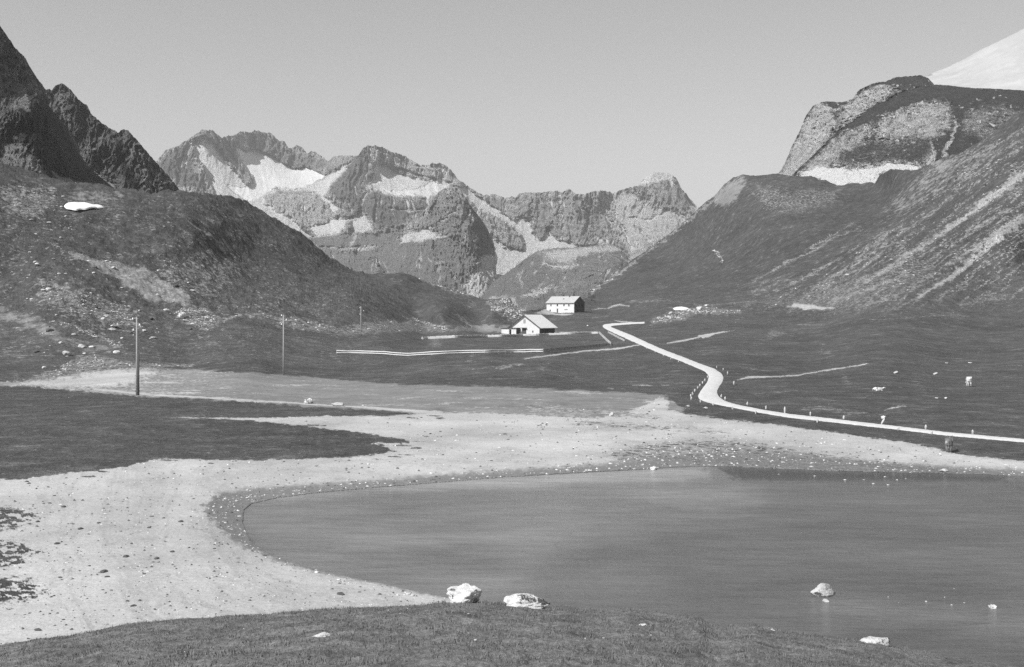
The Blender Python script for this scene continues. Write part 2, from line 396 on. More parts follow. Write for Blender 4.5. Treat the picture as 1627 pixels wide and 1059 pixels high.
xs = np.concatenate([np.arange(-700, -40, 12), np.arange(-40, 1670, 1.25), np.arange(1670, 3200, 15)])
nr = 680
top = interp(xs, SKY_F)
jag = fbm(xs / 9, xs * 0, 4, 77, .6)
top = top + jag * np.where(xs < 820, 1.3, .8)
tt = np.linspace(0, 1, nr) ** 1.0
PX = np.repeat(xs[None, :], nr, 0); PY = top[None, :] + (1200 - top[None, :]) * tt[:, None]
fx, fy, fz = floor_pos(PX.ravel(), PY.ravel())
shp = PX.shape; px_ = PX.ravel(); py_ = PY.ravel()
ch = np.zeros((px_.size, 4))
G = 0; S = 1; K = 2; A_ = 3
SL = (5, 2.2)
items = [
 # silt flat beyond the grass tongue and the pale left end of it
 ('poly', {S: 1}, 3, (7, 1.2), [(-60, 606), (28, 606), (90, 598), (150, 588), (230, 584), (300, 587), (400, 592), (480, 598), (560, 605), (640, 611), (760, 613), (900, 619), (1000, 624), (1052, 627), (1064, 634), (1090, 655), (1100, 700), (660, 700), (600, 660), (28, 640), (-60, 630)]),
 ('poly', {G: .85, S: 0}, 11, (30, 2.5), [(28, 606), (90, 600), (150, 589), (228, 584), (262, 590), (235, 600), (215, 608), (190, 617), (100, 617), (28, 612)]),
 ('line', {G: .95}, 1.2, (3, .3), [(150, 618, 3), (230, 626, 2.6), (330, 632, 2.4), (430, 638, 2.4), (560, 646, 2.4), (700, 655, 4)]),
 # big pale gravel shore
 ('poly', {G: 1, S: 0}, 3.2, (6, 1.4), [(-300, 762), (60, 756), (200, 742), (255, 728), (400, 730), (560, 726), (640, 715), (650, 700), (560, 685), (400, 668), (330, 664), (400, 661), (520, 659), (620, 659), (665, 654), (780, 656), (900, 662), (960, 662), (1000, 652), (1035, 640), (1052, 630), (1066, 640), (1060, 650), (1090, 658), (1150, 666), (1220, 673), (1320, 686), (1400, 698), (1450, 704), (1500, 716), (1530, 723), (1600, 730), (1800, 745), (2200, 770), (3200, 830), (3200, 1240), (-300, 1240)]),
 ('poly', {G: .55}, 5, (16, 2), [(930, 664), (1000, 672), (1100, 676), (1160, 684), (1150, 690), (1050, 684), (960, 680), (900, 676)]),
 ('poly', {G: .40, S: .6}, 8, (20, 3), [(820, 640), (960, 650), (1020, 655), (1060, 668), (1010, 664), (960, 660), (900, 660), (840, 655)]),
 # stony zone above the shore on the right
 ('poly', {G: .50, A_: .35}, 7, (22, 3.5), [(960, 716), (1050, 702), (1130, 694), (1230, 706), (1330, 722), (1420, 734), (1500, 741), (1590, 748), (1590, 760), (1300, 750), (1100, 735), (980, 735)]),
 # wet dark rim round the water
 ('poly', {A_: .9}, 9, (12, 2.6), [(3200, 828), (2200, 775), (1700, 748), (1590, 743), (1500, 740), (1400, 735), (1300, 727), (1200, 720), (1110, 721), (1000, 732), (900, 740), (800, 746), (700, 753), (600, 761), (500, 768), (400, 775), (345, 782), (322, 800), (328, 820), (345, 840), (372, 862), (400, 877), (440, 893), (500, 910), (560, 922), (640, 937), (720, 953), (760, 990), (1000, 1010), (1400, 1070), (2200, 1230), (3200, 1400)]),
 ('poly', {G: .8, A_: 0}, 4, (10, 2), [(330, 824), (300, 838), (330, 850), (370, 868), (350, 850)]),
 # turf patches on the left margin of the shore
 ('poly', {G: .1}, 9, (22, 4), [(-200, 800), (28, 806), (50, 812), (60, 822), (45, 832), (28, 840), (-200, 850)]),
 ('poly', {G: .1}, 10, (26, 4), [(-200, 860), (28, 858), (50, 866), (55, 880), (40, 890), (28, 900), (-200, 905)]),
 ('poly', {G: .1}, 9, (26, 4), [(-200, 910), (28, 918), (55, 925), (72, 938), (60, 952), (28, 958), (-200, 965)]),
 # the grass tongues
 ('poly', {G: 0, S: 0, A_: 0}, 2.4, (12, 1.7), [(-300, 612), (28, 613), (100, 620), (220, 629), (400, 639), (520, 648), (600, 652), (672, 657), (600, 661), (520, 661), (430, 664), (400, 668), (330, 664), (400, 669), (450, 674), (520, 682), (580, 690), (640, 699), (648, 703), (620, 710), (600, 716), (560, 725), (480, 729), (400, 732), (330, 729), (255, 727), (200, 739), (160, 744), (100, 751), (60, 757), (28, 761), (-300, 775)]),
 ('line', {G: .9}, 1.5, (6, .6), [(285, 663, 1), (340, 664, 1.6), (400, 665, 3), (450, 667, 6), (520, 669, 10)]),
 ('poly', {G: .8}, 2, (10, 1.4), [(595, 704), (640, 703), (680, 712), (640, 722), (600, 722), (625, 714)]),
 ('line', {G: 0, S: 0}, 1.2, (5, .7), [(624, 707.0, 1), (640, 707.3, 2.2), (656, 707.6, 1)]), ('line', {G: 0, S: 0}, 1.2, (5, .7), [(654, 701.0, 1), (664, 701.3, 2.2), (674, 701.6, 1)]), ('line', {G: 0, S: 0}, 1.2, (5, .7), [(653, 711.0, 1), (662, 711.3, 2.2), (671, 711.6, 1)]), ('line', {G: 0, S: 0}, 1.2, (5, .7), [(592, 716.0, 1), (612, 716.3, 2.2), (632, 716.6, 1)]), ('line', {G: 0, S: 0}, 1.2, (5, .7), [(630, 722.0, 1), (644, 722.3, 2.2), (658, 722.6, 1)]), ('line', {G: 0, S: 0}, 1.2, (5, .7), [(616, 725.0, 1), (628, 725.3, 2.2), (640, 725.6, 1)]), ('line', {G: 0, S: 0}, 1.2, (5, .7), [(671, 693.0, 1), (676, 693.3, 2.2), (681, 693.6, 1)]), ('line', {G: 0, S: 0}, 1.2, (5, .7), [(590, 729.0, 1), (600, 729.3, 2.2), (610, 729.6, 1)]), ('line', {G: 0, S: 0}, 1.2, (5, .7), [(678, 660.0, 1), (690, 660.3, 2.2), (702, 660.6, 1)]), ('line', {G: 0, S: 0}, 1.2, (5, .7), [(692, 664.0, 1), (700, 664.3, 2.2), (708, 664.6, 1)]), ('line', {G: 0, S: 0}, 1.2, (5, .7), [(645, 663.0, 1), (655, 663.3, 2.2), (665, 663.6, 1)]), ('line', {G: 0, S: 0}, 1.2, (5, .7), [(490, 675.0, 1), (498, 675.3, 2.2), (506, 675.6, 1)]), ('line', {G: 0, S: 0}, 1.2, (5, .7), [(505, 676.0, 1), (512, 676.3, 2.2), (519, 676.6, 1)]), ('line', {G: 0, S: 0}, 1.2, (5, .7), [(539, 684.0, 1), (548, 684.3, 2.2), (557, 684.6, 1)]), ('line', {G: 0, S: 0}, 1.2, (5, .7), [(256, 731.0, 1), (270, 731.3, 2.2), (284, 731.6, 1)]), ('line', {G: 0, S: 0}, 1.2, (5, .7), [(328, 736.0, 1), (336, 736.3, 2.2), (344, 736.6, 1)]), ('line', {G: 0, S: 0}, 1.2, (5, .7), [(128, 756.0, 1), (140, 756.3, 2.2), (152, 756.6, 1)]), ('line', {G: 0, S: 0}, 1.2, (5, .7), [(156, 749.0, 1), (165, 749.3, 2.2), (174, 749.6, 1)]),
 # pale tracks and dry stream beds on the turf
 ('line', {G: .8}, 1.0, (4, .5), [(832, 570, 1.5), (880, 563.5, 2), (930, 557.5, 2), (985, 553, 2.2), (1018, 547.5, 1.6)]),
 ('poly', {G: .9}, 1.0, (3, .4), [(1108, 533), (1130, 529), (1166, 524.5), (1130, 533), (1117, 537.5), (1112, 535)]),
 ('line', {G: .8}, 1.0, (4, .4), [(1115, 534, 2), (1098, 538.5, 2.5), (1078, 542, 3), (1058, 545, 1.5)]),
 ('line', {G: .75}, 1.0, (4, .4), [(1172, 603, 1.2), (1190, 599, 4), (1230, 598, 2.2), (1265, 596, 2), (1300, 590, 2), (1340, 584, 2), (1378, 578, 1.8)]),
 ('line', {G: .5}, 1.2, (5, .5), [(1060, 487, 1), (1080, 489, 2), (1100, 490, 1.5)]),
 ('line', {G: .45}, 1.2, (4, .4), [(1265, 516, 1), (1310, 515, 1.5)]),
 ('line', {G: .4}, 1.2, (5, .4), [(1380, 508, 1), (1450, 504, 1.4), (1500, 501, 1.8), (1545, 503, 1)]),
 ('line', {G: .5}, 1.2, (4, .4), [(1405, 651, 2), (1425, 646, 3), (1440, 645, 2)]),
 ('line', {G: .45}, 1.2, (8, .6), [(1200, 626, 1), (1240, 622, 1.5), (1270, 620, 1)]),
 ('line', {G: .5}, 1.2, (5, .5), [(940, 505, 1), (966, 502, 1.2)]), ('line', {G: .7}, 1, (4, .5), [(1008, 612, 1), (1020, 611.5, 2.4), (1034, 612.5, 1)]), ('line', {G: .5}, 1, (4, .5), [(1050, 611, 1), (1064, 611.5, 1.6)]), ('line', {G: .5}, 1, (4, .5), [(964, 616, 1), (974, 617, 2.4)]), ('line', {G: .4}, 1, (4, .5), [(1180, 584, 1), (1200, 586, 1.6), (1215, 588, 1)]), ('line', {G: .7}, 1, (3, .3), [(975, 509, 1), (993, 511, 2), (1020, 513, 2)]),
 ('line', {G: .7}, 1.0, (3, .4), [(941, 492, 1), (962, 489, 1.5), (985, 484, 2), (1000, 486, 1.2)]),
 ('line', {G: .4}, 1.5, (8, .7), [(735, 587, 1.5), (780, 583, 2), (830, 578, 3), (790, 586, 4)]),
 ('line', {G: .35}, 1.5, (6, .5), [(640, 556, 1), (600, 578, 1.2), (560, 577, 1)]),
 ('poly', {G: .5}, 1.5, (6, 1), [(797, 528), (860, 527), (950, 526), (952, 529), (860, 532), (797, 533)]),
 ('poly', {G: .7}, 1.0, (3, .8), [(848, 497), (872, 490), (880, 498), (915, 498), (905, 501), (870, 500)]),
 # left hill: scree hollow, lower strip, rock piles
 ('poly', {S: .9, G: .25}, 5, (6, 4), [(105, 392), (136, 403), (159, 408), (181, 414), (204, 420), (227, 426), (246, 434), (266, 450), (283, 461), (302, 475), (298, 488), (272, 486), (249, 479), (227, 469), (210, 461), (187, 445), (170, 437), (150, 427), (132, 412)]),
 ('poly', {S: .55}, 5, (8, 3), [(-100, 470), (26, 494), (60, 507), (85, 519), (110, 534), (150, 545), (195, 554), (165, 557), (120, 549), (80, 537), (50, 524), (26, 514), (-100, 500)]),
 ('line', {K: .75}, 4, (8, 3), [(95, 512, 6), (140, 528, 10), (190, 550, 8)]),
 ('line', {S: .8}, 2, (4, 2), [(300, 360, 1), (325, 373, 4), (352, 388, 1.5)]),
 ('line', {K: .7}, 3, (5, 2), [(325, 345, 4), (350, 358, 5)]),
 ('poly', {K: .9}, 4, (6, 3), [(280, 494), (300, 490), (330, 490), (345, 500), (350, 512), (330, 528), (300, 516), (283, 505)]),
 ('line', {K: .5}, 4, (8, 3), [(345, 510, 8), (390, 500, 8), (440, 505, 10), (480, 515, 10)]),
 ('poly', {K: .6, G: .1}, 3, (8, 2), [(50, 596), (90, 585), (120, 566), (150, 562), (190, 572), (240, 577), (310, 578), (300, 584), (225, 582), (150, 586), (100, 597), (60, 603)]),
 ('poly', {K: .48}, 10, (14, 8), [(0, 296), (80, 298), (90, 320), (70, 350), (0, 345)]),
 ('poly', {K: .42}, 14, (16, 8), [(180, 440), (330, 400), (400, 430), (340, 480), (240, 440)]),
 ('poly', {S: .45}, 8, (10, 4), [(120, 305), (190, 304), (200, 318), (150, 322), (100, 316)]),
 ('poly', {K: .55}, 12, (16, 8), [(60, 440), (200, 480), (230, 530), (160, 520), (60, 480)]),
 # broken ground along the knoll
 ('poly', {K: .5}, 4, (10, 4), [(430, 512), (470, 504), (500, 510), (540, 520), (600, 508), (650, 510), (690, 516), (740, 518), (790, 520), (760, 526), (680, 528), (600, 528), (540, 534), (500, 528), (450, 520)]),
 ('line', {K: .8}, 3, (6, 3), [(640, 502, 2), (665, 510, 5), (700, 520, 6)]),
 ('line', {K: .8}, 2, (4, 3), [(725, 498, 3), (740, 510, 3), (752, 520, 4)]),
 ('poly', {K: .85}, 3, (6, 4), [(770, 480), (808, 473), (822, 488), (834, 498), (815, 512), (800, 500), (780, 492)]),
 ('line', {K: .85}, 2, (5, 2), [(662, 442, 2), (690, 452, 5), (720, 460, 5), (760, 472, 2)]),
 ('poly', {S: .8, K: .3}, 3, (6, 3), [(745, 515), (795, 518), (830, 512), (826, 526), (760, 528)]),
 # boulder field right of the house
 ('poly', {K: .62}, 4, (10, 2), [(1040, 505), (1070, 495), (1110, 484), (1135, 488), (1170, 492), (1180, 498), (1110, 500), (1075, 510), (1030, 516)]),
 ('line', {K: .6}, 3, (8, 2), [(1000, 480, 2), (1060, 476, 2), (1120, 484, 2), (1200, 478, 3)]),
 ('poly', {K: .50}, 6, (14, 2), [(1250, 652), (1330, 655), (1400, 662), (1460, 660), (1380, 655), (1300, 645)]),
 # rubble foot of the right hand slope
 ('poly', {K: .34}, 9, (14, 6), [(1190, 480), (1250, 468), (1320, 455), (1400, 430), (1450, 412), (1500, 400), (1470, 440), (1420, 470), (1380, 490), (1300, 494), (1240, 494)]),
 ('poly', {G: .8}, 2, (6, 1.5), [(1250, 487), (1262, 482), (1300, 486), (1330, 490), (1300, 492), (1265, 490)]),
 # pale rib on the crest of the right hand hill
 ('line', {G: .42, K: .7}, 3, (6, 5), [(941, 463, 7), (956, 452, 6), (975, 438, 5), (1001, 421, 3), (1043, 388, 3), (1100, 345, 4), (1137, 314, 3)]),
 ('poly', {S: .85, K: .2}, 7, (5, 4), [(1138, 305), (1163, 286), (1185, 280), (1178, 300), (1168, 318), (1150, 326), (1135, 325)]),
 ('poly', {K: .36}, 10, (14, 8), [(1190, 285), (1250, 300), (1330, 300), (1340, 320), (1270, 340), (1210, 330)]),
 ('line', {K: .9}, 1.5, (3, 3), [(1135, 398, 3), (1142, 405, 5), (1148, 415, 4)]),
 ('poly', {S: .35, K: .1}, 10, (8, 6), [(1400, 340), (1440, 300), (1470, 270), (1520, 250), (1580, 222), (1590, 240), (1540, 280), (1490, 310), (1430, 345)]),
 ('poly', {S: .6}, 3, (6, 5), [(1478, 235), (1500, 256), (1530, 246), (1510, 262), (1490, 275), (1478, 262)]),
]
# scree runs on the right hand slope, from the fan at the foot to the gullies above
runs = [[(1195, 447, 1), (1242, 424, 3), (1285, 402, 5), (1327, 379, 4), (1367, 364, 1)], [(1195, 464, 1), (1230, 452, 2.5), (1256, 441, 1.5)],
        [(1230, 462, 1), (1285, 439, 2.5), (1330, 412, 2), (1372, 388, 1)], [(1260, 470, 1), (1313, 450, 3), (1370, 416, 4), (1441, 365, 4), (1483, 337, 3), (1520, 308, 2.5), (1545, 285, 2)],
        [(1393, 439, 2), (1441, 407, 7), (1480, 385, 5), (1540, 342, 13), (1590, 305, 17), (1700, 225, 22)],
        [(1427, 490, 3), (1469, 467, 8), (1512, 439, 12), (1554, 405, 12), (1590, 376, 16), (1700, 300, 24)], [(1359, 490, 2), (1412, 475, 4), (1455, 453, 4), (1512, 422, 3), (1560, 392, 3)],
        [(1313, 484, 2), (1370, 450, 4), (1435, 419, 4), (1470, 398, 2)], [(1483, 413, 1.5), (1526, 385, 3), (1568, 356, 3), (1592, 343, 5), (1690, 280, 6)], [(1440, 415, 2), (1470, 392, 3), (1500, 372, 2)],
        [(1520, 485, 1), (1560, 478, 2), (1600, 470, 2)], [(1300, 462, 1), (1350, 440, 2), (1400, 408, 2), (1430, 390, 1)], [(1330, 478, 1), (1390, 460, 2), (1440, 436, 2.5)]]
for k, ru in enumerate(runs):
    items.append(('line', {S: .75, G: .32, K: .25}, 3.6, (7, 4), [(a_, b_, c_ * .62) for a_, b_, c_ in ru]))
    # finer secondary threads beside each run
    for j in range(3):
        dx = rnd.uniform(-10, 10); dy = rnd.uniform(-7, 7); s0 = rnd.randint(0, max(0, len(ru) - 3))
        items.append(('line', {G: .42, K: .3}, 1.6, (5, 2), [(a + dx, b + dy, max(.6, c * .35)) for a, b, c in ru[s0:s0 + 3]]))
paint(px_, py_, ch, items, 300)
st = .55 * ridged((py_ + .70 * px_) / 6.5 + .4 * fbm(px_ / 30, py_ / 30, 3, 78), px_ / 70, 4, 77, .7) + .6 * ridged((py_ + .68 * px_) / 15 + .5 * fbm(px_ / 40, py_ / 40, 3, 71), px_ / 120, 5, 73, .7)
reg = sstep(-30, 20, sdist(px_, py_, [(1180, 486), (1240, 462), (1330, 410), (1420, 340), (1480, 270), (1560, 225), (1700, 160), (2200, 160), (2200, 470), (1600, 478), (1400, 494), (1300, 496)]))
lo = sstep(20, -60, py_ - (495 + (px_ - 1300) * 0)) 
k_ = reg * sstep(.35, 1.0, st + .35 * fbm(px_ / 5, py_ / 3, 3, 75)) * .62
ch[:, K] = np.maximum(ch[:, K], k_); ch[:, G] = np.maximum(ch[:, G], reg * sstep(.5, .95, st) * .4)
lf = (1 - sstep(520, 640, px_)) * sstep(285, 330, py_) * (1 - sstep(560, 600, py_))
ch[:, K] = np.maximum(ch[:, K], lf * (.18 + .25 * fbm(px_ / 40, py_ / 25, 4, 79)))
ch[:, K] = np.maximum(ch[:, K], sstep(.15, .6, fbm(px_ / 60, py_ / 30, 4, 80)) * .42 * sstep(420, 470, py_) * (1 - sstep(600, 640, py_)) * (ch[:, G] < .1))
ls_ = -lake_sd(px_, py_); bd = ridged(ls_ / 34 + .5 * fbm(px_ / 120, py_ / 40, 3, 88), px_ / 500, 4, 89, .6); bm_ = (ls_ > 0) * (ls_ < 330) * (py_ > 655) * (ch[:, G] > .5)
ch[:, A_] = np.maximum(ch[:, A_], bm_ * .34 * sstep(.15, .8, bd + .5 * fbm(px_ / 60, py_ / 14, 4, 90)))
sm = (ch[:, S] > .5) * (ch[:, G] < .5) * (py_ > 580) * (py_ < 665)
ch[:, G] = np.maximum(ch[:, G], sm * .5 * sstep(.05, .45, fbm(px_ / 110, py_ / 5, 5, 92, .6)) + sm * .35 * sstep(520, 150, px_))
mg = (px_ < 110) * (py_ > 790) * (py_ < 970)
ch[:, G] = np.maximum(ch[:, G], mg * sstep(-.05, .2, fbm(px_ / 16, py_ / 5, 5, 93, .65)) * .95)
# the road formation never shows turf texture relief; shoreline pebbles handled by shader
NB = 8
bx = np.zeros((NB, shp[1])); by = np.zeros_like(bx); bz = np.zeros_like(bx)
X = fx.reshape(shp); Y = fy.reshape(shp); Z = fz.reshape(shp)
for k in range(NB):
    s = (NB - k) ** 1.5 * 6.0
    bx[k] = X[0] * (1 + s / Y[0]); by[k] = Y[0] + s; bz[k] = np.maximum(Z[0] - s * .55 - .4, -2.5)
X = np.vstack([bx, X]); Y = np.vstack([by, Y]); Z = np.vstack([bz, Z])
C4 = np.vstack([np.repeat(ch.reshape(shp + (4,))[:1], NB, 0).reshape(-1, 4), ch])
PYf = np.vstack([np.repeat(PY[:1], NB, 0), PY]); PXf = np.vstack([np.repeat(PX[:1], NB, 0), PX])
FOOT_L = [(-700, 585), (28, 588), (120, 572), (300, 572), (450, 560), (540, 538), (640, 530), (760, 528), (800, 527), (830, 496), (836, 480), (837, 0)]
FOOT_R = [(935, 0), (936, 470), (1000, 474), (1100, 480), (1200, 490), (1300, 495), (1400, 494), (1600, 482), (2200, 470)]
cxm = (PXf[1:, 1:] + PXf[:-1, :-1]) / 2; cym = (PYf[1:, 1:] + PYf[:-1, :-1]) / 2
ml = (cxm < 836) & (cym < interp(cxm, FOOT_L)); mr = (cxm > 936) & (cym < interp(cxm, FOOT_R)); mf = ~(ml | mr)
grid_mesh('valley_floor', X, Y, Z, M_GROUND, C4, mf)
tag(grid_mesh('grassy_hill', X, Y, Z, M_GROUND, C4, ml), 'dark grassy hill rising on the left with scree hollow and knoll')
tag(grid_mesh('scree_streaked_hill', X, Y, Z, M_GROUND, C4, mr), 'tall green hillside on the right streaked with pale scree')

# wide base ground far below everything, reaching the horizon
gx = np.linspace(-14000, 14000, 60); gy = np.linspace(-3000, 20000, 60)
GX, GY = np.meshgrid(gx, gy[::-1]); grid_mesh('ground', GX, GY, np.full(GX.shape, -3.0), M_GROUND, np.zeros((GX.size, 4)))

# loose rubble and gravel, thousands of small stones
def stone_stuff(name, label, idx, size, mats, matsel, seed, cat):
    g = np.random.default_rng(seed); n = len(idx)
    base_v = np.array([(0, 0, 1), (1, 0, 0), (0, 1, 0), (-1, 0, 0), (0, -1, 0), (.6, .6, .7)], float)
    tri = np.array([(0, 1, 5), (0, 5, 2), (1, 2, 5), (0, 2, 3), (0, 3, 4), (0, 4, 1)])
    x = fx[idx]; y = fy[idx]; z = fz[idx]
    x = x + g.normal(0, .3, n) * y / 400; 
    a = g.uniform(0, 6.28, n); sx = size * g.uniform(.7, 1.5, n); sy = size * g.uniform(.6, 1.1, n); sz = size * g.uniform(.4, .9, n)
    V = base_v[None] * (1 + g.normal(0, .18, (n, 6, 3))) * np.stack([sx, sy, sz], -1)[:, None, :]
    c, s = np.cos(a)[:, None], np.sin(a)[:, None]
    VX = V[:, :, 0] * c - V[:, :, 1] * s + x[:, None]; VY = V[:, :, 0] * s + V[:, :, 1] * c + y[:, None]; VZ = V[:, :, 2] + z[:, None]
    VV = np.stack([VX, VY, VZ], -1).reshape(-1, 3)
    T = (tri[None] + (np.arange(n) * 6)[:, None, None]).reshape(-1, 3)
    me = bpy.data.meshes.new(name); me.vertices.add(len(VV)); me.vertices.foreach_set('co', VV.astype(np.float32).ravel())
    me.loops.add(T.size); me.loops.foreach_set('vertex_index', T.astype(np.int32).ravel()); me.polygons.add(len(T))
    me.polygons.foreach_set('loop_start', np.arange(0, T.size, 3, dtype=np.int32)); me.polygons.foreach_set('loop_total', np.full(len(T), 3, dtype=np.int32))
    me.polygons.foreach_set('material_index', np.repeat(matsel, 6).astype(np.int32)); me.update(calc_edges=True)
    for m in mats: me.materials.append(m)
    o = bpy.data.objects.new(name, me); COL.objects.link(o); tag(o, label, cat, kind='stuff')
g5 = np.random.default_rng(5)
inview = (px_ > -60) & (px_ < 1690) & (py_ < 1030)
def pick(w, n):
    w = w * inview; return g5.choice(len(w), n, replace=True, p=w / w.sum())
clump = sstep(-.1, .5, fbm(px_ / 30, py_ / 10, 4, 85)) + .1
dry = (sdist(px_, py_, LAKE) < -1)
w_r = sstep(.42, .9, ch[:, K]) * (py_ < 640) * clump * np.where(px_ < 840, .35, 1)
i1 = pick(w_r, 14000)
stone_stuff('rubble', 'loose pale and dark rubble littering the foot of both hillsides', i1, np.clip(.09 + .45 * g5.random(14000) ** 5, 0, .8) * fy[i1] / 400, (M_STONE, M_STONE_D), (g5.random(14000) < .5), 6, 'rubble')
w_g = ch[:, G] * (py_ > 640) * dry * clump * (1 + 2 * (px_ > 900)) * np.where(py_ > 760, 1.5, .8)
w_w = ch[:, A_] * dry * 1.1 * (py_ > 690)
i2 = pick(w_g + w_w, 9000)
wt_ = ch[i2, A_] > .3
stone_stuff('gravel', 'coarse gravel and pebbles strewn on the lake shore', i2, (.012 + .07 * g5.random(9000) ** 5) * np.maximum(fy[i2] / 55, .8), (M_STONE_L, M_STONE_D), np.where(wt_, g5.random(9000) < .35, g5.random(9000) < .8), 7, 'gravel')
# ------------------------------------------------------------------ road
ra = np.array(ROADA); rb = np.array(ROADB); seg = np.r_[0, np.cumsum(np.hypot(*np.diff((ra + rb) / 2, axis=0).T))]
n_al = 700; u = np.linspace(0, seg[-1], n_al)
def smooth_line(P):
    q = np.stack([np.interp(u, seg, P[:, i]) for i in (0, 1)], 1)
    for _ in range(10): q[1:-1] = (q[:-2] + q[2:] + 2 * q[1:-1]) / 4
    return q
A1 = smooth_line(ra); B1 = smooth_line(rb)
wob = fbm(u / 7, u * 0, 4, 91, .6); wob2 = fbm(u / 7, u * 0 + 9, 4, 95, .6)
wid = np.hypot(*(A1 - B1).T)[:, None]
A1 = A1 + (A1 - B1) / wid * wob[:, None] * np.minimum(wid * .14, 1.6); B1 = B1 + (B1 - A1) / wid * wob2[:, None] * np.minimum(wid * .14, 1.6)
m_ = np.linspace(0, 1, 7)
RX = A1[:, 0][:, None] * (1 - m_) + B1[:, 0][:, None] * m_; RY = A1[:, 1][:, None] * (1 - m_) + B1[:, 1][:, None] * m_
rx, ry, rz = floor_pos(RX.ravel(), RY.ravel())
crown = np.repeat((.05 + .06 * np.sin(np.pi * m_))[None, :], n_al, 0); crown[:, 0] = -.02; crown[:, -1] = -.02
grid_mesh('road', rx.reshape(RX.shape), ry.reshape(RX.shape), rz.reshape(RX.shape) + crown, M_ROAD)

# ------------------------------------------------------------------ lake
def mat_water():
    t = NT('lake water'); r, g, b, a = t.cover()
    n1 = t.noise(.05, 3, .6, (1, 1.6, 1)); rip = t.noise(.8, 5, .7, (.45, 1.6, 1)); st = t.noise(.16, 6, .62, (.6, 1.0, 1)); rip2 = t.noise(4.5, 3, .6, (.6, 1.6, 1))
    c = t.math('MULTIPLY', t.mix(r, .125, .28), t.math('MULTIPLY', t.con(n1, .7, .3), t.math('MULTIPLY', t.con(st, .8, .3), t.con(rip, .9, .3))))
    c = t.mix(g, c, .05)
    nn = t.bump(rip, .22, 1.0); nn = t.bump(rip2, .02, .8, nn)
    t.b.inputs['IOR'].default_value = 1.33; t.b.inputs['Specular IOR Level'].default_value = .5
    return t.done(c, nn, t.ramp(n1, .3, .7, .16, .30))
M_WATER = mat_water()
wxs = np.arange(360, 3150, 5.0); wys = np.linspace(736, 1260, 220)
WX, WY = np.meshgrid(wxs, wys); WD = H * F / (WY - HY)
wc = np.zeros((WX.size, 4))
paint(WX.ravel(), WY.ravel(), wc, [
 ('poly', {0: .40}, 40, (10, 4), [(380, 770), (1200, 740), (1200, 800), (900, 860), (800, 960), (380, 960)]),
 ('poly', {0: 1.0}, 9, (12, 2.5), [(1120, 738), (1000, 742), (900, 747), (800, 753), (700, 761), (600, 769), (500, 777), (430, 787), (395, 798), (420, 797), (500, 791), (600, 786), (700, 780), (800, 776), (900, 770), (1000, 768), (1080, 766), (1130, 760)]),
 ('poly', {1: 1, 0: 0}, 5, (14, 2), [(1150, 742), (1250, 746), (1400, 752), (1600, 757), (1600, 764), (1400, 762), (1250, 763), (1170, 762)]),
 ('poly', {0: .25}, 20, (20, 6), [(1280, 940), (1450, 950), (1700, 955), (1700, 1010), (1400, 990), (1300, 970)]),
], 700)
grid_mesh('lake', (WX - CX) / F * WD, WD, np.zeros(WX.shape), M_WATER, wc)

# ------------------------------------------------------------------ foreground bank
CREST = [(-500, 1062), (-200, 1046), (-50, 1031), (28, 1021), (90, 1011), (140, 1004), (200, 993), (215, 990), (260, 986), (340, 981), (420, 975), (500, 968), (560, 966), (640, 963), (690, 959), (730, 956), (800, 960), (870, 964), (900, 964), (930, 968), (970, 969), (1000, 968), (1030, 972), (1080, 976), (1110, 979), (1125, 988), (1140, 993), (1200, 994), (1250, 1003), (1300, 1010), (1340, 1014), (1400, 1022), (1460, 1034), (1560, 1050), (1640, 1064), (1900, 1110), (2300, 1180), (3200, 1340)]
bxs = np.concatenate([np.arange(-500, -30, 8), np.arange(-30, 1660, 2.0), np.arange(1660, 3200, 14)])
cr = interp(bxs, CREST)
Dc = np.minimum(36.0, (H - .7) / ((cr - HY) / F)); zc = H - (cr - HY) / F * Dc
s_ = np.concatenate([np.linspace(1.35, 1.0, 30)[:-1], np.linspace(1, .38, 420), np.linspace(.38, .0, 40)[1:]])
def bank_pos(px, s):
    px = np.asarray(px, float); s = np.asarray(s, float)
    c = np.interp(px, bxs, cr); D0 = np.interp(px, bxs, Dc); z0 = np.interp(px, bxs, zc)
    D = D0 * s; Xb = (px - CX) / F * D; 
    z = np.where(s > 1, z0 - (s - 1) * D0 * .34, z0 + (9.3 - z0) * (1 - s))
    amp = np.clip((1.1 - s) * 6, .25, 1) * np.clip(s * 3, 0, 1)
    z = z + amp * (.17 * fbm(Xb / 1.3, D / 1.3, 6, 61, .68) + .22 * np.minimum(1, (1.02 - s) * 4).clip(0) * fbm(Xb / 5, D / 5, 3, 63))
    return Xb, D, z
BX, BS = np.meshgrid(bxs, s_)
a_, b_, c_ = bank_pos(BX, BS)
def mat_bank():
    t = NT('bank turf'); n1 = t.noise(.9, 5, .65); n2 = t.noise(7, 5, .7); n3 = t.noise(30, 3, .7)
    c = t.math('MULTIPLY', .175, t.math('MULTIPLY', t.con(n1, 2.4, .3), t.con(n2, 2.2, .3)))
    c = t.mix(t.math('MULTIPLY', t.ramp(n2, .66, .76), .5), c, .24)
    return t.done(c, t.bump(t.math('ADD', n2, t.math('MULTIPLY', n3, .4)), .09, 1.0), .95)
grid_mesh('grassy_bank', a_, b_, c_, mat_bank())
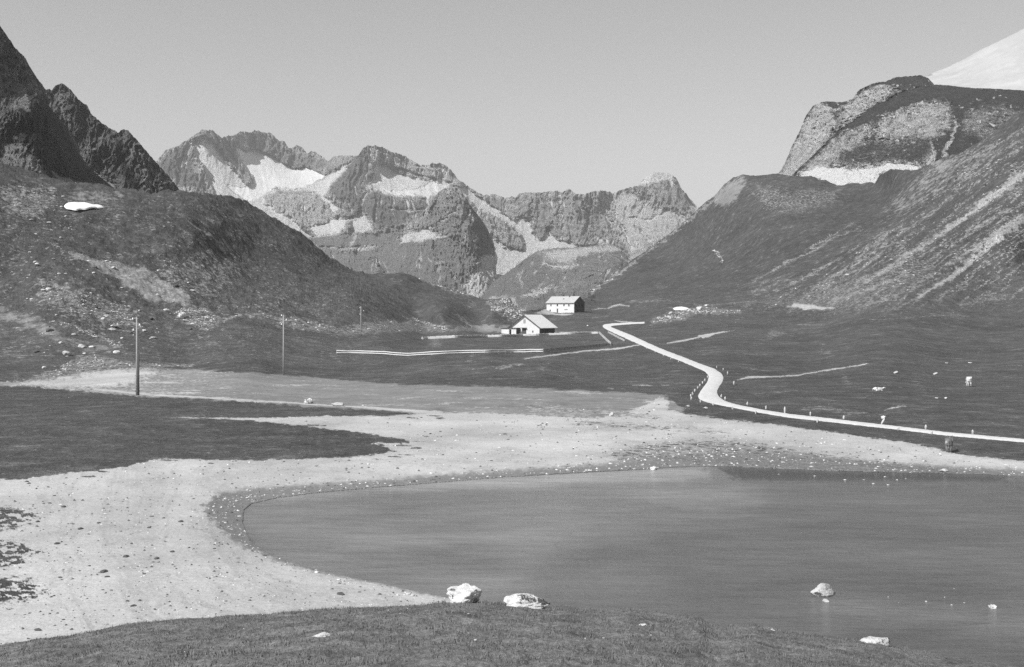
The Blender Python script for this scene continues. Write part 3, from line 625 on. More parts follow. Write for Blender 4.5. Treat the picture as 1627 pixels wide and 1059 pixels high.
# short turf blades on it
nb = 60000
g_ = np.random.default_rng(3)
gpx = g_.uniform(-40, 1480, nb); gs = 1.0 - g_.uniform(0, 1, nb) ** 1.3 * .5
ok = fbm(gpx / 30, gs * 40, 3, 81) > -.12
gpx = gpx[ok]; gs = gs[ok]; ox, oy, oz = bank_pos(gpx, gs); nb = len(gpx)
hh = g_.uniform(.02, .06, nb) * (1 + .9 * (fbm(ox / 1.2, oy / 1.2, 2, 83) > .15)); an = g_.uniform(0, 6.28, nb); ww = g_.uniform(.006, .014, nb)
le = g_.uniform(-.6, .6, (nb, 2)) * hh[:, None]
V = np.zeros((nb, 3, 3)); V[:, 0] = np.c_[ox - np.cos(an) * ww, oy - np.sin(an) * ww, oz - .01]; V[:, 1] = np.c_[ox + np.cos(an) * ww, oy + np.sin(an) * ww, oz - .01]; V[:, 2] = np.c_[ox + le[:, 0], oy + le[:, 1], oz + hh]
me = bpy.data.meshes.new('grass'); me.vertices.add(nb * 3); me.vertices.foreach_set('co', V.astype(np.float32).ravel()); me.loops.add(nb * 3); me.loops.foreach_set('vertex_index', np.arange(nb * 3, dtype=np.int32))
me.polygons.add(nb); me.polygons.foreach_set('loop_start', np.arange(0, nb * 3, 3, dtype=np.int32)); me.polygons.foreach_set('loop_total', np.full(nb, 3, dtype=np.int32)); me.update(calc_edges=True)
me.materials.append(M_BLADE); o = bpy.data.objects.new('grass', me); COL.objects.link(o)
tag(o, 'short turf covering the foreground bank', 'grass', kind='stuff')

# ================================================================== MOUNTAINS
def sheet(name, label, x0, x1, step, crest, bottom, nrows, ctrls, mat, items, relief, jagp=(1.0, 5), back=.5, seed=0, fs=1.25):
    xs = np.arange(x0, x1 + step, step, dtype=float)
    top = interp(xs, crest) + fbm(xs / jagp[1], xs * 0, 4, seed + 900, .65) * jagp[0] * 1.6
    bot = interp(xs, bottom); t = np.linspace(0, 1, nrows)
    PX = np.repeat(xs[None, :], nrows, 0); PY = top[None, :] + (bot - top)[None, :] * t[:, None]
    px = PX.ravel(); py = PY.ravel()
    D = TPS(ctrls)(px, py)
    ch = np.zeros((px.size, 4)); paint(px, py, ch, [(a, b, c * fs, d, e) for a, b, c, d, e in items], seed)
    D = D - relief(px, py, ch) 
    X = ((px - CX) / F * D).reshape(PX.shape); Y = D.reshape(PX.shape); Z = (H - (py - HY) / F * D).reshape(PX.shape)
    nb = 6; bx = []; by = []; bz = []
    for k in range(nb):
        s = ((nb - k) / nb) ** 1.4 * back * (Z[0].mean() + 60)
        bx.append(X[0] * (1 + s / Y[0])); by.append(Y[0] + s); bz.append(Z[0] - s * 1.0)
    X = np.vstack([bx, X]); Y = np.vstack([by, Y]); Z = np.vstack([bz, Z])
    C = np.vstack([np.repeat(ch.reshape(PX.shape + (4,))[:1], nb, 0).reshape(-1, 4), ch])
    o = grid_mesh(name, X, Y, Z, mat, C); o['label'] = label
    return o
SN, SC, TF, DK = 0, 1, 2, 3

# --- far massif
CR_M1 = [(150, 320), (200, 285), (250, 254), (263, 238), (282, 232), (294, 224), (311, 213), (322, 205), (330, 207), (337, 206), (345, 213), (353, 218), (362, 216), (373, 214), (382, 209), (393, 208), (398, 211), (404, 206), (412, 208), (421, 210), (428, 211), (435, 214), (438, 219), (444, 224), (448, 222), (452, 225), (458, 234), (464, 235), (472, 230), (481, 234), (485, 240), (489, 244), (494, 240), (501, 241), (507, 245), (512, 248), (522, 256), (529, 249), (540, 247), (557, 247), (569, 247), (577, 234), (585, 231), (605, 232), (622, 241), (636, 244), (653, 253), (664, 261), (679, 262), (687, 259), (696, 259), (707, 261), (718, 271), (728, 285), (741, 293), (755, 303), (769, 310), (786, 308), (803, 314), (820, 312), (826, 307), (832, 305), (846, 306), (860, 305), (882, 303), (894, 305), (899, 302), (904, 299), (910, 304), (916, 308), (930, 308), (941, 304), (958, 302), (975, 307), (985, 302), (998, 298), (1015, 294), (1022, 285), (1029, 277), (1040, 273), (1053, 274), (1066, 276), (1074, 282), (1083, 299), (1090, 307), (1097, 316), (1105, 325), (1130, 345), (1200, 400)]
I_M1 = [
 ('poly', {SC: 1}, 2, (4, 3), [(318, 215), (335, 222), (352, 240), (365, 262), (375, 275), (400, 300), (430, 325), (470, 352), (500, 380), (380, 340), (345, 320), (335, 290), (322, 262), (308, 240), (305, 225)]),
 ('poly', {SC: 1}, 3, (4, 2), [(520, 278), (545, 262), (560, 255), (545, 275), (525, 295), (518, 312), (540, 330), (525, 345), (560, 345), (540, 372), (500, 376), (480, 352), (440, 345), (400, 325), (380, 300), (420, 300), (470, 300)]),
 ('poly', {SC: .35, DK: 0}, 3, (4, 3), [(418, 312), (440, 303), (470, 300), (500, 308), (520, 325), (530, 345), (520, 352), (490, 358), (470, 350), (440, 335), (420, 322)]),
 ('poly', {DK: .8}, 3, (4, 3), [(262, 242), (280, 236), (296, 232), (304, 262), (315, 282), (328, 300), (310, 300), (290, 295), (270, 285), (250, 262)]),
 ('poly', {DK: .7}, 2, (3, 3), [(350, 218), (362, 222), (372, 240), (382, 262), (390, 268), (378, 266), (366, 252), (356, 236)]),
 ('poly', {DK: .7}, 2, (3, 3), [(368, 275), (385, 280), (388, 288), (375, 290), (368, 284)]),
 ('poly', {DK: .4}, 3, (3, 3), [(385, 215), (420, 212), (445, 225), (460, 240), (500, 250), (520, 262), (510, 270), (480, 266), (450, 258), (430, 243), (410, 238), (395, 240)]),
 ('poly', {SN: 1}, 1.2, (4, 2), [(376, 236), (392, 242), (410, 238), (428, 245), (440, 252), (455, 262), (467, 268), (484, 264), (495, 268), (517, 279), (512, 285), (495, 291), (481, 297), (458, 299), (438, 296), (421, 292), (407, 285), (395, 272), (385, 258)]),
 ('poly', {SN: 1}, 2, (6, 3), [(358, 290), (382, 300), (399, 294), (416, 293), (438, 297), (427, 303), (416, 308), (406, 319), (391, 319), (380, 311), (370, 306)]),
 ('poly', {SN: .8}, 2, (6, 3), [(440, 297), (470, 298), (500, 290), (512, 296), (480, 302), (450, 304)]),
 ('line', {SN: .8}, 1.5, (3, 2), [(350, 300, 2), (380, 318, 5), (420, 325, 3)]),
 ('line', {SN: .95}, 1, (2, 1), [(508, 358, 2), (520, 354, 2.5), (527, 349, 1.5)]),
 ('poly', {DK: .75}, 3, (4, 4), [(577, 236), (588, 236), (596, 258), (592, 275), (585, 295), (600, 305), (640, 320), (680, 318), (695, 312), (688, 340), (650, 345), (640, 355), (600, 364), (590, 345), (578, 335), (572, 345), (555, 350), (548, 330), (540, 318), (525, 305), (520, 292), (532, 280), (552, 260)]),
 ('poly', {SC: 1, DK: 0}, 2.5, (4, 3), [(593, 258), (620, 262), (650, 278), (680, 286), (700, 280), (716, 292), (705, 303), (690, 312), (662, 310), (640, 313), (612, 309), (592, 300), (588, 290), (594, 276)]),
 ('poly', {SN: .92}, 2, (5, 3), [(586, 290), (600, 297), (630, 302), (660, 296), (690, 288), (712, 293), (705, 302), (687, 309), (679, 318), (662, 310), (639, 313), (616, 309), (596, 300)]),
 ('line', {SN: .85}, 2, (4, 2), [(600, 262, 4), (640, 270, 4), (665, 279, 4), (690, 284, 3)]),
 ('line', {SN: .9}, 2, (4, 2), [(586, 233, 3), (604, 236, 4), (622, 243, 4), (636, 250, 3)]),
 ('line', {SN: .8}, 2, (4, 2), [(664, 263, 3), (682, 264, 4), (700, 264, 6), (705, 276, 4)]),
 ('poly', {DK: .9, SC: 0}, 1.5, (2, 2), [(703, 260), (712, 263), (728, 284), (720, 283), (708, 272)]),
 ('line', {SC: .95}, 2, (4, 2), [(618, 331, 2), (650, 334, 3), (690, 330, 3)]),
 ('poly', {SC: .9}, 3, (4, 3), [(555, 365), (560, 345), (575, 332), (585, 345), (596, 365), (560, 372)]),
 ('poly', {TF: .75}, 5, (6, 4), [(480, 365), (560, 372), (600, 368), (640, 360), (645, 392), (560, 395), (500, 392)]),
 ('poly', {TF: .8, SC: 0}, 6, (8, 5), [(500, 392), (560, 398), (640, 390), (700, 385), (760, 400), (790, 440), (800, 500), (480, 500), (480, 400)]),
 ('line', {SC: .8}, 2.5, (5, 3), [(510, 392, 2), (560, 394, 2), (620, 390, 3), (668, 386, 3)]),
 ('poly', {SC: .9, TF: 0}, 3, (5, 3), [(632, 374), (660, 378), (700, 372), (715, 378), (690, 385), (660, 387), (638, 390)]),
 # long couloir and its basin
 ('poly', {SC: 1, DK: 0, TF: 0}, 2, (4, 3), [(722, 295), (741, 298), (760, 312), (785, 328), (815, 350), (832, 338), (845, 350), (848, 372), (858, 382), (870, 362), (884, 378), (905, 384), (925, 392), (960, 385), (990, 395), (985, 410), (930, 396), (870, 398), (845, 410), (820, 430), (795, 445), (780, 460), (760, 455), (780, 425), (785, 400), (778, 372), (800, 392), (830, 396), (836, 388), (825, 372), (803, 352), (780, 340), (758, 330), (740, 312)]),
 ('line', {SN: .8}, 2, (4, 2), [(735, 302, 6), (760, 318, 9), (790, 337, 9), (815, 355, 7), (838, 374, 5)]),
 ('line', {SN: .75}, 1.5, (3, 2), [(780, 372, 2), (800, 390, 4), (826, 402, 3)]),
 ('line', {SC: 1}, 1.5, (3, 3), [(898, 316, 3), (890, 330, 4), (882, 342, 2)]), ('line', {SC: 1}, 1.5, (3, 3), [(876, 350, 2), (872, 362, 5), (866, 378, 6)]),
 ('poly', {DK: .25, SC: 0}, 2.5, (4, 4), [(822, 314), (850, 310), (880, 308), (895, 312), (880, 342), (874, 362), (855, 358), (850, 376), (842, 352), (828, 340), (818, 326), (800, 320)]),
 ('poly', {DK: .2, SC: .12}, 2.5, (4, 4), [(900, 310), (925, 312), (960, 325), (975, 360), (985, 385), (940, 384), (905, 378), (880, 374), (874, 360), (884, 345)]),
 ('poly', {DK: .5}, 3, (3, 3), [(770, 314), (800, 318), (820, 322), (800, 330), (780, 326)]),
 ('poly', {TF: .8, SC: 0}, 5, (6, 4), [(785, 446), (805, 435), (828, 417), (853, 401), (870, 398), (900, 410), (940, 400), (990, 400), (1003, 418), (960, 445), (930, 480), (930, 510), (780, 510)]),
 ('line', {SC: .8}, 3, (6, 3), [(860, 402, 4), (890, 415, 5), (920, 420, 5), (905, 405, 3)]),
 ('poly', {SC: .8}, 3, (6, 3), [(828, 464), (860, 460), (880, 452), (865, 464), (840, 472)]), ('line', {SC: .7}, 2, (3, 3), [(830, 430, 1), (828, 445, 3), (833, 455, 2)]),
 ('poly', {SC: .9, TF: 0}, 4, (6, 4), [(742, 435), (790, 440), (800, 460), (815, 480), (760, 470), (730, 450)]),
 ('poly', {SC: .55}, 5, (6, 4), [(960, 310), (1000, 303), (1030, 320), (1060, 330), (1100, 345), (1090, 370), (1040, 385), (1000, 405), (975, 360)]),
 ('poly', {DK: .15, SC: .2}, 3, (4, 3), [(1010, 296), (1030, 292), (1060, 288), (1078, 290), (1090, 318), (1092, 330), (1070, 328), (1040, 330), (1020, 315)]),
 ('poly', {SC: 1, SN: .6}, 2, (4, 2), [(1012, 294), (1028, 272), (1045, 268), (1072, 272), (1072, 284), (1040, 288), (1025, 294)]),
 ('line', {SN: .8}, 1.5, (2, 2), [(1089, 310, 2), (1096, 325, 6), (1104, 330, 4)]),
 ('line', {SC: 1}, 2, (4, 3), [(975, 335, 2), (985, 355, 4), (998, 378, 5), (1004, 395, 6)]), ('line', {SC: .9}, 2, (4, 3), [(1000, 345, 3), (1030, 350, 6), (1060, 335, 4)]),
 ('line', {SC: .8}, 2, (4, 3), [(925, 318, 2), (935, 345, 4), (930, 370, 5)]), ('line', {SC: .7}, 2, (4, 3), [(950, 315, 2), (962, 340, 4), (975, 365, 5)]), ('line', {SC: .7}, 2, (4, 3), [(846, 318, 2), (842, 335, 4), (846, 355, 5)]),
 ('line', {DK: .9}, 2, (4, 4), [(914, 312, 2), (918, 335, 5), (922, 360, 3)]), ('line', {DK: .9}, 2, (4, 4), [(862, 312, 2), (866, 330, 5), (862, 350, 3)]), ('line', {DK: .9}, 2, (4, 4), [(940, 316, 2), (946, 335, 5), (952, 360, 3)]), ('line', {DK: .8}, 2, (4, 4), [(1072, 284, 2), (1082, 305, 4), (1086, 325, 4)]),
 ('poly', {SN: 1, SC: 1, DK: 0}, 1.5, (4, 2), [(376, 234), (392, 241), (410, 238), (428, 245), (440, 253), (455, 262), (467, 269), (484, 264), (495, 268), (519, 279), (500, 289), (481, 297), (458, 299), (438, 298), (425, 306), (408, 318), (391, 319), (378, 311), (366, 303), (362, 292), (382, 297), (400, 291), (405, 284), (393, 271)]),
 ('line', {SC: .9}, 2, (4, 3), [(1010, 360, 2), (1025, 375, 3), (1035, 385, 2)]),
]
def rel_M1(px, py, ch):
    rocky = 1 - np.clip(np.maximum(ch[:, 0], ch[:, 1] * .85) + ch[:, 2] * .55, 0, 1)
    wx = fbm(px / 60, py / 60, 3, 5) * 14
    r = ridged((px + wx) / 46, (py - wx) / 90, 5, 101, .55) * 120 + ridged((px + wx) / 17, py / 60, 5, 111, .7) * 75 * (.15 + rocky)
    r = r * (.25 + .75 * rocky) - 18 * ch[:, 1] * 0 + fbm(px / 4, py / 5, 3, 121) * 14 * (.15 + rocky)
    # scree collects in the gullies, dark bare rock stands on the ribs
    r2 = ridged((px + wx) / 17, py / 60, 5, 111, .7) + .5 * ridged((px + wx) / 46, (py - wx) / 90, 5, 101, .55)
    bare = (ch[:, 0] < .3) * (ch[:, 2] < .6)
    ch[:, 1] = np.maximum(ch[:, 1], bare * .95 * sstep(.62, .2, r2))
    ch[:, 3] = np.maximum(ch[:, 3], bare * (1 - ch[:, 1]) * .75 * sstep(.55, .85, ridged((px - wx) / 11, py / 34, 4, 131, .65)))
    tf = (ch[:, 2] >= .5); ch[:, 1] = np.maximum(ch[:, 1], tf * .7 * sstep(.35, -.05, ridged((px + .5 * py + wx) / 20, py / 45, 5, 141, .7)))
    return r
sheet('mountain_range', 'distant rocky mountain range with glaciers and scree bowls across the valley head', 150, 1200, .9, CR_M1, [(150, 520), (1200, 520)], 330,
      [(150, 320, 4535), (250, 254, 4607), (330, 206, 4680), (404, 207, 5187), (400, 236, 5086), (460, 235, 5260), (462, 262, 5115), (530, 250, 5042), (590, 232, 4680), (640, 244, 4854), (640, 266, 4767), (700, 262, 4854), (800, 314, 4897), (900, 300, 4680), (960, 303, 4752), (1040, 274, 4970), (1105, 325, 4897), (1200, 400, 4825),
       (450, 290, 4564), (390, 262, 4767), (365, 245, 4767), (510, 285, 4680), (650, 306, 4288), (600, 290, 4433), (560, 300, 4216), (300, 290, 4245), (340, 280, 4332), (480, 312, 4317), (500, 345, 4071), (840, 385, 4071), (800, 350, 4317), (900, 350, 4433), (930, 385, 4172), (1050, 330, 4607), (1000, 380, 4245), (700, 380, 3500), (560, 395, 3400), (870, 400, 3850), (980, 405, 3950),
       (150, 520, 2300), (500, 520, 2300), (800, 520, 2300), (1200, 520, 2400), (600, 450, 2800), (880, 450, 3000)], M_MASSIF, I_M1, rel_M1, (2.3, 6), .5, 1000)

# --- middle pyramid
CR_M2 = [(585, 402), (610, 388), (633, 376), (642, 361), (652, 352), (664, 344), (672, 336), (681, 325), (690, 312), (697, 305), (704, 300), (712, 298), (718, 298), (724, 298), (730, 300), (737, 310), (744, 319), (750, 329), (755, 336), (761, 343), (766, 350), (775, 364), (783, 381), (786, 398), (788, 425), (790, 455), (793, 490)]
def rel_M2(px, py, ch):
    rocky = 1 - np.clip(ch[:, 1] + ch[:, 2] * .5, 0, 1); wx = fbm(px / 40, py / 40, 3, 15) * 8
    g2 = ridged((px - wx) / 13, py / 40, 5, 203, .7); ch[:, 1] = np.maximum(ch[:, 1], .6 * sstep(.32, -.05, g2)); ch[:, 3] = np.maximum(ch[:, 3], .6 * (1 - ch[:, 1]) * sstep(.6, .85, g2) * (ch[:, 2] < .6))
    return (ridged((px + wx) / 30, py / 60, 5, 201, .65) * 62 + fbm(px / 4, py / 5, 3, 211) * 9) * (.35 + .65 * rocky) + 34 * ch[:, 3] * ridged(px / 8, py / 22, 4, 231, .7)
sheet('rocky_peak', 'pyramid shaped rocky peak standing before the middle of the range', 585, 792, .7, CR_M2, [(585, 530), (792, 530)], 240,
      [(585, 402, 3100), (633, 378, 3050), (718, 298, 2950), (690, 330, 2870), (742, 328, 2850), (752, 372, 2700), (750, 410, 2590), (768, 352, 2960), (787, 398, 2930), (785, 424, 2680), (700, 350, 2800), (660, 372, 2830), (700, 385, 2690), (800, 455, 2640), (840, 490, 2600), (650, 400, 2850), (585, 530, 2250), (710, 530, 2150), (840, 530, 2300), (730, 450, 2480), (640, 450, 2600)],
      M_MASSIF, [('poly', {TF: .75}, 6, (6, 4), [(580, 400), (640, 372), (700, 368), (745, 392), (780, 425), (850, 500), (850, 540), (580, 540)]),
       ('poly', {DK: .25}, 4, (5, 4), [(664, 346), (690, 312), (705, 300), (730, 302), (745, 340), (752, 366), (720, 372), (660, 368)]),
       ('poly', {DK: 1, TF: 0}, 2.5, (3, 3), [(738, 315), (750, 328), (766, 350), (776, 366), (785, 390), (783, 410), (774, 424), (760, 424), (752, 400), (755, 372), (742, 350), (746, 338)]),  # shaded right side of the peak, painted in as dark cover
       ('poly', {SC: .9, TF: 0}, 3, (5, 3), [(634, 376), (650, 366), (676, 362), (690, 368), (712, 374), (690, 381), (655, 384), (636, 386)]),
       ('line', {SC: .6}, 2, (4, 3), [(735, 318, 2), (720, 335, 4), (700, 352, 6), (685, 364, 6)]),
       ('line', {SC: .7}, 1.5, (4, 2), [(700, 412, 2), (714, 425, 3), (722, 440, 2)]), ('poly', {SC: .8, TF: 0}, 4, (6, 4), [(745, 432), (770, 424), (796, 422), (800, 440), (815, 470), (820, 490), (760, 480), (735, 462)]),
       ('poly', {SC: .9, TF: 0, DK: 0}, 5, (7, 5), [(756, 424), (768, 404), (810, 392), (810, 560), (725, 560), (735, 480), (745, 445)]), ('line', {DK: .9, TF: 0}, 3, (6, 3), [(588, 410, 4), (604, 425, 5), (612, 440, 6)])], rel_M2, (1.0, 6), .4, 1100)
# --- rounded foothill, right of it
CR_M4 = [(740, 500), (765, 470), (785, 446), (802, 435), (815, 426), (828, 416), (840, 407), (853, 399), (866, 396), (879, 394), (893, 393), (907, 393), (936, 391), (955, 388), (970, 387), (984, 393), (998, 409), (1006, 420), (1030, 440), (1060, 470)]
def rel_M4(px, py, ch):
    g2 = ridged((px + .6 * py) / 16, (py - .3 * px) / 34, 5, 303, .7); ch[:, 1] = np.maximum(ch[:, 1], .62 * sstep(.35, -.05, g2)); ch[:, 3] = np.maximum(ch[:, 3], .5 * sstep(.6, .85, g2) * (ch[:, 2] < .6))
    return ridged(px / 34 + fbm(px / 50, py / 50, 2, 25), py / 50, 4, 301, .65) * 52 + fbm(px / 5, py / 6, 3, 311) * 5
sheet('foothill', 'low rounded foothill in the gap behind the stone house', 740, 1060, .9, CR_M4, [(740, 530), (1060, 530)], 170,
      [(740, 500, 1900), (800, 436, 2300), (853, 399, 2500), (970, 387, 2600), (1060, 470, 2300), (800, 480, 1900), (880, 450, 1950), (960, 450, 1900), (740, 530, 1500), (900, 530, 1450), (1060, 530, 1500), (900, 420, 2200)],
      M_MASSIF, [('poly', {TF: .68}, 4, (4, 3), [(700, 380), (1100, 380), (1100, 540), (700, 540)]), ('poly', {TF: .2, SC: .75}, 4, (7, 3), [(855, 400), (900, 394), (975, 388), (985, 398), (930, 404), (900, 420), (870, 412)]),
       ('line', {SC: .9, TF: 0}, 2.5, (5, 2), [(862, 418, 2), (880, 424, 4), (905, 426, 5), (915, 420, 3)]), ('poly', {SC: .85, TF: 0}, 3, (6, 3), [(828, 468), (850, 462), (868, 456), (882, 452), (866, 466), (840, 473)]),
       ('line', {SC: .8, TF: 0}, 2, (3, 3), [(826, 434, 1), (826, 446, 3), (831, 455, 2)]), ('line', {SC: .9, TF: 0}, 2, (3, 2), [(985, 405, 2), (1002, 420, 5), (1020, 430, 4)]),
       ('poly', {DK: .5, TF: .3}, 5, (6, 4), [(900, 425), (985, 400), (995, 415), (960, 440), (945, 460), (890, 470)]), ('poly', {SC: .7}, 4, (6, 4), [(780, 470), (815, 470), (835, 500), (780, 500)])],
      rel_M4, (1.6, 6), .3, 1200)

# --- left cliffs: farther serrated wall, then the near buttress
CR_L1 = [(-30, 60), (40, 130), (76, 142), (83, 142), (88, 135), (99, 132), (108, 138), (116, 146), (125, 158), (139, 168), (144, 179), (159, 193), (176, 204), (188, 210), (195, 205), (204, 207), (215, 219), (227, 233), (244, 253), (255, 265), (272, 284), (286, 302), (310, 325), (340, 350)]
def rel_L(s, a):
    def f(px, py, ch):
        rocky = 1 - np.clip(ch[:, 1] + ch[:, 2] * .6, 0, 1); wx = fbm(px / 30, py / 30, 3, s + 3) * 9
        r = ridged((px + .3 * py + wx) / 26, (py - .5 * px) / 70, 5, s, .6) * a + ridged((px + wx) / 8, py / 17, 4, s + 7, .6) * a * .40
        ch[:, 3] = np.maximum(ch[:, 3], .8 * rocky * sstep(.5, .8, ridged((px - wx) / 9, (py + .4 * px) / 24, 4, s + 9, .65)))
        ch[:, 1] = np.maximum(ch[:, 1], .55 * (ch[:, 3] < .4) * sstep(.2, -.2, ridged((px + wx) / 13, (py - .5 * px) / 30, 4, s + 11, .65)))
        return r * (.2 + .8 * rocky)
    return f
sheet('serrated_ridge', 'jagged dark rock ridge descending behind the left hill', -30, 340, .6, CR_L1, [(-30, 340), (340, 360)], 330,
      [(-30, 60, 1300), (76, 142, 1230), (100, 133, 1215), (130, 165, 1185), (180, 208, 1165), (200, 206, 1120), (244, 253, 1110), (286, 302, 1115), (340, 350, 1120), (110, 220, 1140), (160, 290, 1060), (185, 260, 1110), (170, 230, 1125), (230, 290, 1030), (210, 250, 1080), (-30, 340, 900), (150, 350, 900), (340, 360, 980), (280, 320, 1080)],
      M_CLIFF, [('poly', {SC: .85}, 3, (4, 3), [(118, 218), (127, 244), (142, 262), (165, 280), (185, 296), (170, 310), (120, 300), (100, 230)]),
       ('poly', {DK: .9}, 3, (4, 4), [(182, 215), (195, 225), (205, 262), (228, 300), (205, 300), (190, 262), (184, 240)]), ('poly', {SC: .3}, 4, (5, 4), [(84, 146), (98, 140), (104, 170), (112, 200), (120, 230), (105, 210), (92, 175)])],
      rel_L(401, 34), (2.0, 5), .6, 1300)
CR_L0 = [(-700, -500), (-200, -180), (-40, -20), (0, 40), (26, 78), (33, 84), (40, 91), (47, 105), (53, 114), (59, 124), (67, 134), (72, 142), (76, 165), (87, 180), (99, 193), (110, 206), (119, 219), (124, 232), (127, 244), (134, 255), (142, 264), (155, 277), (167, 287), (176, 294), (200, 315)]
def rel_L0(px, py, ch):
    r = rel_L(451, 22)(px, py, ch)
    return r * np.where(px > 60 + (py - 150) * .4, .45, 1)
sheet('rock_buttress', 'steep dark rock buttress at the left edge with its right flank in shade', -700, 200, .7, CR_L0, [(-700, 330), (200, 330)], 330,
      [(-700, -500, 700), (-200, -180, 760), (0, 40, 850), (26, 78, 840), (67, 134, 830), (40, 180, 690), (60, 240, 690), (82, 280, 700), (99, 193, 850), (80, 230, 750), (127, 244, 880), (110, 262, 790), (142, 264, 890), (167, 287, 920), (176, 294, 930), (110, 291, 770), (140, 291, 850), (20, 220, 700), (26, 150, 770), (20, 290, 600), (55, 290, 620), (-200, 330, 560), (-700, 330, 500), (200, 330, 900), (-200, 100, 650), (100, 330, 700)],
      M_CLIFF, [('poly', {DK: .9}, 4, (4, 4), [(50, 150), (72, 150), (99, 193), (127, 244), (142, 264), (176, 294), (110, 291), (82, 280), (50, 235), (30, 220), (30, 150)]),  # shade of the right flank, put into the cover as dark tone
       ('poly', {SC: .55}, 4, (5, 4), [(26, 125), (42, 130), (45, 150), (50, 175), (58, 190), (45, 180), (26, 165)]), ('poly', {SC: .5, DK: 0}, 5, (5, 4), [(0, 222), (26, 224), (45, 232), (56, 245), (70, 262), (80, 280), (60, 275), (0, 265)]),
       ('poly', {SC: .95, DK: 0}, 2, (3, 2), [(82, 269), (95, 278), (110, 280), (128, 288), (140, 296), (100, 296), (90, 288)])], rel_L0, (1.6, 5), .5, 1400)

# --- right hand limestone cliffs
CR_R3 = [(1380, 175), (1440, 140), (1480, 116), (1506, 106), (1537, 90), (1560, 77), (1588, 64), (1640, 38), (1700, 8), (1900, -90), (2300, -200)]
sheet('upper_slope', 'smooth very pale upper slope rising at the right edge', 1380, 2300, 2.0, CR_R3, [(1380, 300), (2300, 300)], 120,
      [(1380, 175, 2400), (1500, 108, 2400), (1588, 64, 2350), (1900, -90, 2300), (2300, -200, 2200), (1480, 160, 1950), (1600, 160, 1850), (1900, 160, 1750), (1380, 300, 1700), (1700, 300, 1500), (2300, 300, 1500)],
      M_SLOPE, [('line', {TF: .8}, 2, (3, 1), [(1460, 119, 4), (1480, 118, 3), (1494, 114, 1)]), ('poly', {SC: 1}, 20, (20, 10), [(1480, 116), (1600, 60), (1640, 160), (1450, 160)])],
      lambda px, py, ch: fbm((px + py) / 70, (px - py) / 200, 3, 501) * 3, (.5, 12), .4, 1500)
CR_R2 = [(1225, 290), (1241, 270), (1246, 260), (1251, 250), (1255, 240), (1259, 230), (1265, 218), (1271, 207), (1279, 187), (1284, 178), (1290, 170), (1297, 165), (1305, 162), (1314, 160.5), (1322, 161), (1331, 162), (1339, 162), (1348, 159), (1356, 155), (1361, 147), (1367, 141), (1378, 136), (1390, 131), (1407, 129), (1424, 122), (1438, 121), (1452, 120), (1463, 119), (1475, 124), (1500, 150), (1530, 190)]
def rel_R(s, a):
    def f(px, py, ch):
        rocky = 1 - np.clip(ch[:, 1] * .6 + ch[:, 2] * .9, 0, 1); wx = fbm(px / 30, py / 30, 3, s + 3) * 8
        bare = (ch[:, 2] < .5) * (ch[:, 0] < .5)
        ch[:, 3] = np.maximum(ch[:, 3], bare * .95 * sstep(.5, .8, ridged((px - .5 * py + wx) / 10, (py + .3 * px) / 8, 4, s + 5, .7)))
        ch[:, 2] = np.maximum(ch[:, 2], bare * .9 * sstep(.12, .34, fbm(px / 16, py / 9, 5, s + 6, .65)))
        ch[:, 1] = np.maximum(ch[:, 1], bare * .8 * sstep(.05, .3, fbm(px / 10, py / 7, 5, s + 7, .65)))
        hi = (ch[:, 2] >= .5) * (ch[:, 2] < .96); ch[:, 1] = np.maximum(ch[:, 1], hi * .7 * sstep(.2, .45, fbm(px / 9, py / 6, 4, s + 8, .7)))
        return (ridged((px - .6 * py + wx) / 30, (py + .4 * px) / 40, 5, s, .65) * a + fbm(px / 4, py / 4, 3, s + 9) * a * .4) * (.15 + .85 * rocky)
    return f
sheet('limestone_crag', 'pale broken limestone crag on the skyline above the right hill', 1225, 1530, .7, CR_R2, [(1225, 310), (1530, 310)], 240,
      [(1225, 290, 1500), (1260, 230, 1480), (1290, 170, 1450), (1340, 162, 1440), (1400, 130, 1480), (1460, 120, 1500), (1530, 190, 1450), (1250, 270, 1400), (1300, 220, 1360), (1360, 180, 1380), (1225, 310, 1300), (1380, 310, 1250), (1530, 310, 1250)],
      M_LIME, [('poly', {SC: .55}, 3, (4, 4), [(1220, 300), (1245, 262), (1262, 225), (1280, 186), (1300, 163), (1318, 168), (1330, 200), (1300, 240), (1260, 285)]),
       ('poly', {SC: .45}, 4, (5, 4), [(1330, 190), (1345, 165), (1370, 142), (1395, 135), (1420, 135), (1400, 160), (1370, 180), (1345, 198)]),
       ('poly', {TF: .9}, 2, (4, 2), [(1298, 160), (1340, 160), (1350, 164), (1330, 172), (1312, 168)]), ('poly', {TF: .95}, 2, (4, 2), [(1362, 150), (1370, 139), (1400, 128), (1440, 119), (1475, 118), (1490, 140), (1440, 150), (1425, 138), (1400, 134), (1375, 144)]),
       ('poly', {DK: .6}, 5, (6, 5), [(1300, 180), (1325, 175), (1335, 195), (1320, 208), (1300, 200)])], rel_R(521, 20), (1.4, 6), .4, 1600)
CR_R2B = [(1235, 300), (1256, 281), (1270, 266), (1290, 248), (1310, 228), (1330, 207), (1356, 187), (1372, 177), (1390, 166), (1405, 157), (1421, 148), (1435, 142), (1449, 138), (1465, 135), (1483, 134), (1500, 134.5), (1514, 136), (1530, 138), (1548, 139.5), (1568, 140), (1588, 141), (1640, 144), (1760, 150), (2200, 160)]
